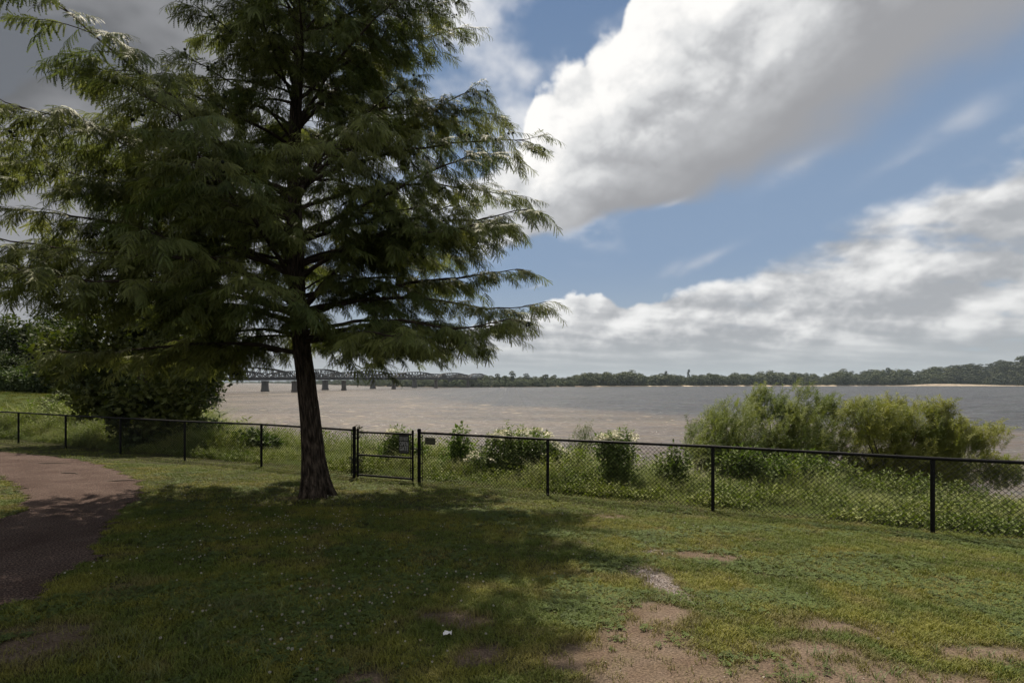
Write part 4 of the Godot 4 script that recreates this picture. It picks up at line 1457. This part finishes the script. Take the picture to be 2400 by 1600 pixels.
	for j in 5:
		var row := []
		for k in 5: row.append(Vector3((k - 2) * 0.014 + rand(-0.004, 0.004), rand(0.004, 0.026), (j - 2) * 0.012 + rand(-0.004, 0.004)))
		pts.append(row)
	for j in 4:
		for k in 4: scrap.quad(pts[j][k], pts[j + 1][k], pts[j + 1][k + 1], pts[j][k + 1])
	var paper := obj("paper_scrap", scrap.mesh(), paint(0.45, 0.45, 0.46, 0.8))
	paper.position = on_ground(-0.45, 3.58, 0.025)
	tag(paper, "crumpled white scrap of paper lying in the grass near the bare earth", "litter")
	# dead sticks on the path
	rng.seed = 47
	for q in [[-11.2, 12.4, 0.5, "dead brown stick lying across the far end of the path"], [-7.6, 10.0, 0.32, "short dark stick on the path where it bends by the lawn"], [-9.4, 10.9, 0.3, "short dark stick in the middle of the path near the grass patch"]]:
		var g2 := Geo.new()
		var l: float = q[2]
		g2.tube(PackedVector3Array([Vector3(-l, 0.0, 0), Vector3(-l * 0.3, 0.012, 0.03), Vector3(l * 0.4, 0.006, -0.02), Vector3(l, 0.0, 0.05)]), PackedFloat32Array([0.006, 0.011, 0.009, 0.004]), 6)
		var st := obj("stick", g2.mesh(), paint(0.06, 0.045, 0.035, 0.9))
		st.position = on_ground(q[0], q[1], 0.022)
		st.rotation.y = rand(-0.4, 0.4)
		tag(st, q[3], "stick", "sticks on the path")

func build_bank() -> void:
	var m := leafy(0.75, 0.5, Color(1.0, 1.2, 0.4))
	var weed := [wand(51, 16, 0.12, 0.034, 0.55, 0.02), wand(52, 14, 0.10, 0.03, 0.45, 0.05), cluster(53, 18, 0.11, 0.06, 0.18)]
	var arch := [blade_tuft(54, 12, 0.45, 0.85, 0.011, 0.08, 1.1, 4), blade_tuft(55, 14, 0.35, 0.7, 0.01, 0.1, 0.9, 4)]
	var creeper := cluster(56, 30, 0.065, 0.045, 0.2)
	rng.seed = 57
	var rows := [Copies.new(), Copies.new(), Copies.new()]
	var grass := [Copies.new(), Copies.new()]
	var cover := Copies.new()
	for k in 38000:
		var x := rand(-22, 15)
		var s := 10.55 + 17.0 * pow(rng.randf(), 1.5)
		var d := s - 0.467 * x
		if d < 2.0 or absf(x) > d * 1.2: continue
		var off := s - 10.45
		var grown := smoothstep(0.1, 1.6, off)
		var u := x / d
		var part := noise_a.get_noise_2d(x * 5, d * 5)
		var tall := lerpf(0.38, 1.3, grown) * (1.0 + 0.35 * smoothstep(2.0, 6.0, off)) * (0.55 + 1.5 * maxf(0.0, part + 0.14)) * lerpf(1.1, 0.72, smoothstep(-0.6, -0.45, u))
		tall *= lerpf(1.0, 0.85, smoothstep(0.28, 0.42, u))
		if u > 0.62: tall *= 0.8
		var tone := clampf(0.5 + 1.2 * noise_c.get_noise_2d(x * 12, d * 12) + rand(-0.25, 0.25), 0, 1)
		var c := Color(0.10, 0.135, 0.032).lerp(Color(0.18, 0.20, 0.055), tone)
		var basis := turned(rand(0, TAU), rand(0, 0.3), rand(0, TAU)).scaled_local(Vector3(1, 1, 1) * tall * rand(0.7, 1.25))
		var kind := noise_b.get_noise_2d(x * 9, d * 9) + rand(-0.25, 0.25)
		if kind > 0.04 and off > 0.25: grass[rng.randi() % 2].add(Transform3D(basis, on_ground(x, d)), Color(0.14, 0.175, 0.05).lerp(Color(0.22, 0.225, 0.085), tone))
		elif kind < -0.2 or (u > 0.62 and rng.randf() < 0.7): cover.add(Transform3D(turned(rand(0, TAU), rand(0, 0.3), rand(0, TAU)).scaled_local(Vector3.ONE * rand(0.7, 1.2)), on_ground(x, d, rand(0.0, 0.25) * tall)), c * 0.85)
		else: rows[rng.randi() % 3].add(Transform3D(basis, on_ground(x, d)), c)
	for k in 3600:   # the steep bank below, down to the water
		var x := rand(-40, 60)
		var s := rand(24, 46)
		var d := s - 0.467 * x
		if d < 4.0 or absf(x) > d * 1.5: continue
		if ground_y(x, d) < WATER + 0.1: continue
		cover.add(Transform3D(turned(rand(0, TAU), rand(0, 0.3), rand(0, TAU)).scaled_local(Vector3.ONE * rand(1.2, 2.6)), on_ground(x, d, 0.1)), Color(0.055, 0.085, 0.025) * rand(0.7, 1.3))
	for k in 3: tag(scatter(["bank_weeds", "slender_weeds", "low_weeds"][k], weed[k], m, rows[k], self), ["leafy green weeds crowding the bank behind the fence", "slender stalked weeds mixed in behind the fence", "low broadleaf weeds on the bank behind the fence"][k], "weeds", "", "stuff")
	for k in 2: tag(scatter(["arching_grass", "reedy_grass"][k], arch[k], m, grass[k], self), ["long pale arching grass blades behind the fence", "upright reedy grass behind the fence"][k], "grass", "", "stuff")
	tag(scatter("creeper_cover", creeper, m, cover, self), "leafy creeper spreading over the river bank", "ground cover", "", "stuff")

	var wood := paint(0.05, 0.038, 0.028, 0.9, 0.3)
	# shrubs just behind the fence
	var round_leaf := [cluster(61, 16, 0.1, 0.05, 0.16), cluster(62, 14, 0.11, 0.045, 0.15)]
	var small_leaf := [cluster(63, 18, 0.075, 0.04, 0.13), wand(64, 14, 0.09, 0.03, 0.3, 0.02)]
	rng.seed = 65
	bush("pointed_shrub", "bright green cone-shaped young shrub behind the fence just right of the gate", "shrub", "", on_ground(-1.4, 13.2, -0.3), [[0, 0.35, 0, 0.5, 0.4, 0.45], [0.02, 0.75, 0, 0.33, 0.35, 0.3], [0.03, 1.1, 0, 0.17, 0.3, 0.17]], round_leaf, 190, Color(0.08, 0.13, 0.026), Color(0.16, 0.21, 0.042), m, wood, 0.02)
	var sunk := Vector3(0, -0.22, 0)
	var b1 := [[0.0, 0.55, 0, 0.75, 0.55, 0.6], [0.45, 0.9, 0, 0.5, 0.42, 0.5], [-0.2, 0.95, 0.1, 0.5, 0.35, 0.45], [-0.75, 0.45, 0.1, 0.45, 0.35, 0.4], [0.95, 0.6, 0, 0.4, 0.4, 0.4]]
	var e1 := bush("elder_shrub", "broad elder bush covered in cream flower heads just right of the gate", "shrub", "flowering elders behind the fence", on_ground(0.05, 12.6) + sunk, b1, small_leaf + round_leaf, 520, Color(0.065, 0.10, 0.028), Color(0.13, 0.17, 0.045), m, wood, 0.03)
	umbels(e1, [b1[1], b1[2], b1[4], b1[3], b1[1], b1[2]], 46)
	var b2 := [[0, 0.5, 0, 0.42, 0.5, 0.4], [0.05, 1.0, 0, 0.36, 0.36, 0.32], [-0.2, 1.05, 0, 0.25, 0.25, 0.25]]
	var e2 := bush("elder_shrub", "upright elder with cream flower heads only on its top, midway along the right fence", "shrub", "flowering elders behind the fence", on_ground(2.25, 10.9) + sunk, b2, small_leaf + round_leaf, 230, Color(0.07, 0.11, 0.028), Color(0.14, 0.18, 0.048), m, wood, 0.025)
	umbels(e2, [b2[1], b2[2]], 18)
	var b3 := [[0, 0.45, 0, 0.38, 0.5, 0.35], [0.1, 0.85, 0, 0.36, 0.32, 0.3], [0.55, 0.5, 0, 0.35, 0.3, 0.3]]
	var e3 := bush("elder_shrub", "dark-based elder with a few pale flower heads seen through the gate", "shrub", "flowering elders behind the fence", on_ground(-3.25, 14.0) + sunk, b3, small_leaf + round_leaf, 230, Color(0.07, 0.11, 0.028), Color(0.14, 0.18, 0.048), m, wood, 0.025)
	umbels(e3, [b3[1]], 9)
	bush("feathery_shrub", "soft grey-green shrub behind the fence between the two right-hand elders", "shrub", "", on_ground(1.75, 14.0, -0.3), [[0, 0.6, 0, 0.5, 0.6, 0.45], [0.1, 1.15, 0, 0.3, 0.5, 0.3], [-0.55, 0.55, 0, 0.35, 0.4, 0.3]], [wand(66, 18, 0.08, 0.016, 0.4, 0.04), wand(67, 16, 0.07, 0.014, 0.35, 0.02)], 230, Color(0.055, 0.08, 0.03), Color(0.10, 0.125, 0.045), m, wood, 0.02, Vector3.ZERO, true)
	bush("young_shrub", "small leaning leafy shrub behind the fence just left of the willow clump", "shrub", "", on_ground(3.35, 10.9, -0.2), [[0, 0.4, 0, 0.3, 0.4, 0.3], [0.18, 0.8, 0, 0.22, 0.3, 0.22]], round_leaf, 80, Color(0.06, 0.09, 0.022), Color(0.11, 0.14, 0.036), m, wood, 0.015)
	bush("dark_spike_weed", "dark tall spike of dock standing behind the fence right of the trunk", "plant", "", on_ground(-3.75, 12.4), [[0, 0.35, 0, 0.16, 0.35, 0.16], [0, 0.8, 0, 0.07, 0.35, 0.07]], [cluster(68, 12, 0.05, 0.03, 0.07)], 60, Color(0.03, 0.035, 0.018), Color(0.05, 0.05, 0.022), m, wood, 0.008)
	bush("sprouting_shrub", "yellow-green leafy bush behind the fence in front of the first willow", "shrub", "", on_ground(5.6, 11.2), [[0, 0.45, 0, 0.75, 0.45, 0.5], [-0.6, 0.7, 0, 0.35, 0.3, 0.3], [0.7, 0.5, 0, 0.5, 0.38, 0.4]], round_leaf, 240, Color(0.065, 0.10, 0.02), Color(0.13, 0.165, 0.035), m, wood, 0.02)

	var low_bush := [[7.3, 12.0, 1.0, 1.7, "low leafy bush at the foot of the left willow, right of the yellow-green one"], [9.3, 12.6, 0.9, 1.8, "low leafy bush between the two willows just behind the fence"], [11.2, 13.4, 0.9, 2.2, "low leafy bush under the right willow's drooping side"], [13.2, 14.0, 0.8, 2.2, "low leafy bush at the right edge below the willow tip"], [8.0, 15.0, 1.2, 2.4, "dark leafy undergrowth bush beneath the left willow"], [11.0, 15.4, 1.2, 2.6, "dark leafy undergrowth bush beneath the right willow"]]
	for k in low_bush.size():
		var q: Array = low_bush[k]
		rng.seed = 140 + k
		var h: float = q[2]
		var w: float = q[3] * 0.5
		bush("low_bush", q[4], "bush", "low bushes at the willows' feet", on_ground(q[0], q[1]), [[0, h * 0.5, 0, w, h * 0.5, w * 0.8], [w * 0.7, h * 0.4, 0.1, w * 0.6, h * 0.42, w * 0.5], [-w * 0.7, h * 0.4, 0.1, w * 0.6, h * 0.4, w * 0.5]], small_leaf + round_leaf, int(170 * h * q[3] / 1.6), Color(0.07, 0.10, 0.024), Color(0.15, 0.17, 0.042), m, wood, 0.015)

	# the willows on the bank at right
	var wil := [wand(71, 30, 0.11, 0.022, 0.45, 0.01), wand(72, 28, 0.10, 0.021, 0.4, 0.025), wand(73, 26, 0.11, 0.02, 0.38, 0.0)]
	var wm := leafy(0.6, 0.8, Color(1.1, 1.1, 0.6))
	rng.seed = 74
	var f1 := on_ground(9.1, 18.0)
	bush("willow_tree", "left willow of the clump, tall twin heads and dense dark base behind the fence", "tree", "willows on the bank", f1, willow_blobs(f1, 18.0, [[1640, 1010, 75, 80], [1690, 985, 80, 85], [1760, 985, 75, 85], [1830, 985, 75, 85], [1755, 915, 42, 42], [1835, 918, 55, 45], [1898, 925, 30, 30], [1880, 990, 60, 70], [1620, 1050, 60, 60], [1700, 1060, 90, 60], [1810, 1060, 90, 60], [1900, 1060, 60, 60], [1690, 1095, 110, 35], [1840, 1095, 100, 38]]), wil, 5200, Color(0.078, 0.115, 0.028), Color(0.165, 0.195, 0.048), wm, wood, 0.06, Vector3(0.1, 1.0, 0), true, 0.36, Vector2(0.7, 1.2))
	rng.seed = 75
	var f2 := on_ground(12.6, 17.2)
	bush("willow_tree", "right willow of the clump, yellower and bent to the right by wind", "tree", "willows on the bank", f2, willow_blobs(f2, 17.2, [[1990, 960, 70, 48], [2050, 955, 80, 48], [2110, 970, 70, 50], [2000, 1020, 85, 60], [2090, 1030, 90, 60], [2170, 1000, 80, 55], [2240, 990, 75, 35], [2190, 1050, 80, 50], [2020, 1075, 80, 45], [2140, 1085, 80, 45], [1958, 930, 28, 28], [2152, 932, 32, 28], [2290, 1075, 60, 35], [2030, 1105, 110, 34], [2160, 1110, 90, 30]]), wil, 5600, Color(0.095, 0.125, 0.026), Color(0.205, 0.215, 0.046), wm, wood, 0.06, Vector3(0.2, 1.0, 0), true, 0.38, Vector2(0.7, 1.2))

	# the sycamore behind the fence at left and the dark trees of the slope
	var lob := [cluster(81, 11, 0.2, 0.2, 0.34, "lobed"), cluster(82, 12, 0.18, 0.2, 0.36, "lobed")]
	var sm := leafy(0.75, 0.5, Color(1.0, 1.15, 0.35))
	rng.seed = 83
	var f3 := on_ground(-12.7, 18.0)
	bush("sycamore_tree", "dark broad-leaved sycamore hanging over the fence behind the cypress branches", "tree", "", f3, [[-2.4, 2.9, 0, 1.2, 1.2, 1.2], [-0.9, 3.9, 0, 1.4, 1.2, 1.3], [0.6, 3.9, 0.3, 1.4, 1.1, 1.2], [1.9, 3.0, 0.4, 1.0, 1.0, 0.9], [2.5, 3.6, 0.2, 0.8, 0.6, 0.7], [-1.2, 1.9, 0.6, 1.2, 0.9, 0.9], [0.3, 1.7, 0.8, 1.2, 0.9, 0.8], [1.35, 1.4, 0.6, 0.85, 0.7, 0.7], [0.9, 0.85, 0.7, 0.7, 0.5, 0.6], [-0.2, 5.0, -0.3, 1.5, 1.0, 1.2], [2.0, 4.3, 0.1, 1.0, 0.7, 0.8], [-0.5, 0.9, 0.3, 0.7, 0.5, 0.6]], lob, 1250, Color(0.026, 0.040, 0.010), Color(0.085, 0.095, 0.02), sm, wood, 0.13, Vector3(-0.2, 1.5, 0), false, 0.47, Vector2(0.8, 1.3))
	var big := [cluster(84, 26, 0.3, 0.2, 0.55), cluster(85, 24, 0.26, 0.2, 0.6)]
	var trees := [
		[-40.0, 41.0, 6.4, 4.5, "dark tree at the left edge standing on the slope", 0.0], [-34.5, 40.0, 5.6, 3.6, "vine-hung dark tree beside the one at the left edge", 0.3], [-31.0, 44.0, 6.6, 4.0, "tall dark tree behind the vine-hung one on the left slope", 0.1],
		[-27.0, 43.0, 5.0, 3.6, "rounded dark tree between the left slope trees and the sycamore", 0.2], [-36.0, 54.0, 7.5, 4.2, "far dark tree behind the sycamore on the left bank", 0.0], [-46.0, 52.0, 9.0, 5.0, "tallest dark tree at the back of the left slope", 0.1]]
	for k in trees.size():
		var q: Array = trees[k]
		rng.seed = 90 + k
		var foot := on_ground(q[0], q[1])
		var h: float = q[2] - foot.y + 0.4
		var w: float = q[3]
		bush("slope_tree", q[4], "tree", "dark trees on the left slope", foot, [[0, h * 0.78, 0, w * 0.5, h * 0.22, w * 0.5], [-w * 0.35, h * 0.58, 0.3, w * 0.42, h * 0.22, w * 0.4], [w * 0.35, h * 0.55, 0.2, w * 0.42, h * 0.24, w * 0.4], [0, h * 0.4, 0.6, w * 0.5, h * 0.25, w * 0.45], [-w * 0.3, h * 0.25, 0.8, w * 0.4, h * 0.22, w * 0.4], [w * 0.35, h * 0.25, 0.6, w * 0.4, h * 0.2, w * 0.4]], big, 330, Color(0.022, 0.034, 0.010), Color(0.050, 0.066, 0.018), sm, wood, 0.16, Vector3(0.1, h * 0.4, 0), false, 0.2, Vector2(0.8, 1.4))
	var vines := [[-28.0, 33.0, 1.3, 2.0, "round vine-smothered mound on the left slope below the dark trees", "vine_mound"], [-24.5, 31.0, 1.5, 1.2, "bluish leafy post of vines standing on the left slope", "vine_mound"], [-20.5, 28.0, 1.2, 2.4, "yellowish bush on the left slope beside the sycamore", "slope_bush"], [-18.0, 25.5, 1.3, 2.3, "brown-green bush touching the left side of the sycamore", "slope_bush"], [-22.5, 26.0, 0.9, 2.0, "low leafy bush at the lower edge of the left slope", "slope_bush"], [-10.6, 17.6, 0.95, 1.5, "dark leafy bramble against the fence right of the sycamore foot", "bramble"], [-12.0, 17.2, 0.6, 1.6, "low bramble under the sycamore just behind the fence", "bramble"], [-8.2, 16.2, 0.6, 1.3, "small bramble trailing to the right of the dark one behind the left fence", "bramble"], [-31.5, 33.0, 1.6, 2.6, "leafy thicket at the left edge above the bright slope", "slope_bush"]]
	vines += [[-34.5, 34.5, 2.6, 3.2, "dark thicket at the far left edge closing off the top of the slope", "thicket"], [-30.5, 34.0, 2.4, 3.4, "dark thicket second from the left edge at the top of the slope", "thicket"], [-26.5, 34.5, 2.6, 3.4, "dark thicket in the middle of the row at the top of the slope", "thicket"], [-22.8, 33.0, 2.6, 3.2, "dark thicket at the right end of the row, behind the brown-green bush", "thicket"], [-16.2, 22.5, 1.1, 2.2, "low tangled bush behind the fence left of the sycamore foot", "slope_bush"]]
	for k in vines.size():
		var q: Array = vines[k]
		rng.seed = 110 + k
		var h: float = q[2]
		var w: float = q[3] * 0.5
		bush(q[5], q[4], "bush", "bushes on the left slope", on_ground(q[0], q[1]), [[0, h * 0.5, 0, w, h * 0.5, w * 0.8], [w * 0.7, h * 0.35, 0.1, w * 0.6, h * 0.35, w * 0.5], [-w * 0.7, h * 0.35, 0.1, w * 0.6, h * 0.38, w * 0.5]], [cluster(120, 20, 0.15, 0.1, 0.25), cluster(121, 20, 0.13, 0.11, 0.25)] if k != 1 else [cluster(122, 24, 0.12, 0.1, 0.22)], int(150 * h * q[3] / 1.6), (Color(0.022, 0.034, 0.011) if q[5] == "thicket" else Color(0.04, 0.058, 0.018)) if k < 5 or k > 8 else Color(0.03, 0.05, 0.018), (Color(0.05, 0.066, 0.018) if q[5] == "thicket" else Color(0.095, 0.105, 0.032)) if k < 5 or k > 8 else Color(0.07, 0.095, 0.03), m, wood, 0.02)

func willow_blobs(foot: Vector3, d: float, discs: Array) -> Array:   # leafy heads spread in depth round the foot
	var out := []
	for q in discs:
		var dz := rand(-1.0, 1.0)
		var k := (d - dz) / 1176.0
		out.append([(q[0] - 1176.0) * k - foot.x, EYE + (858.0 - q[1]) * k - foot.y, dz, q[2] * k, q[3] * k, (q[2] + q[3]) * 0.5 * k * 0.95])
	return out

func _ready() -> void:
	stage()
	build_ground()
	build_river()
	build_far_bank()
	build_far_woods()
	build_bridges()
	build_bank()
	build_cypress()
	build_fence()
	build_lawn()
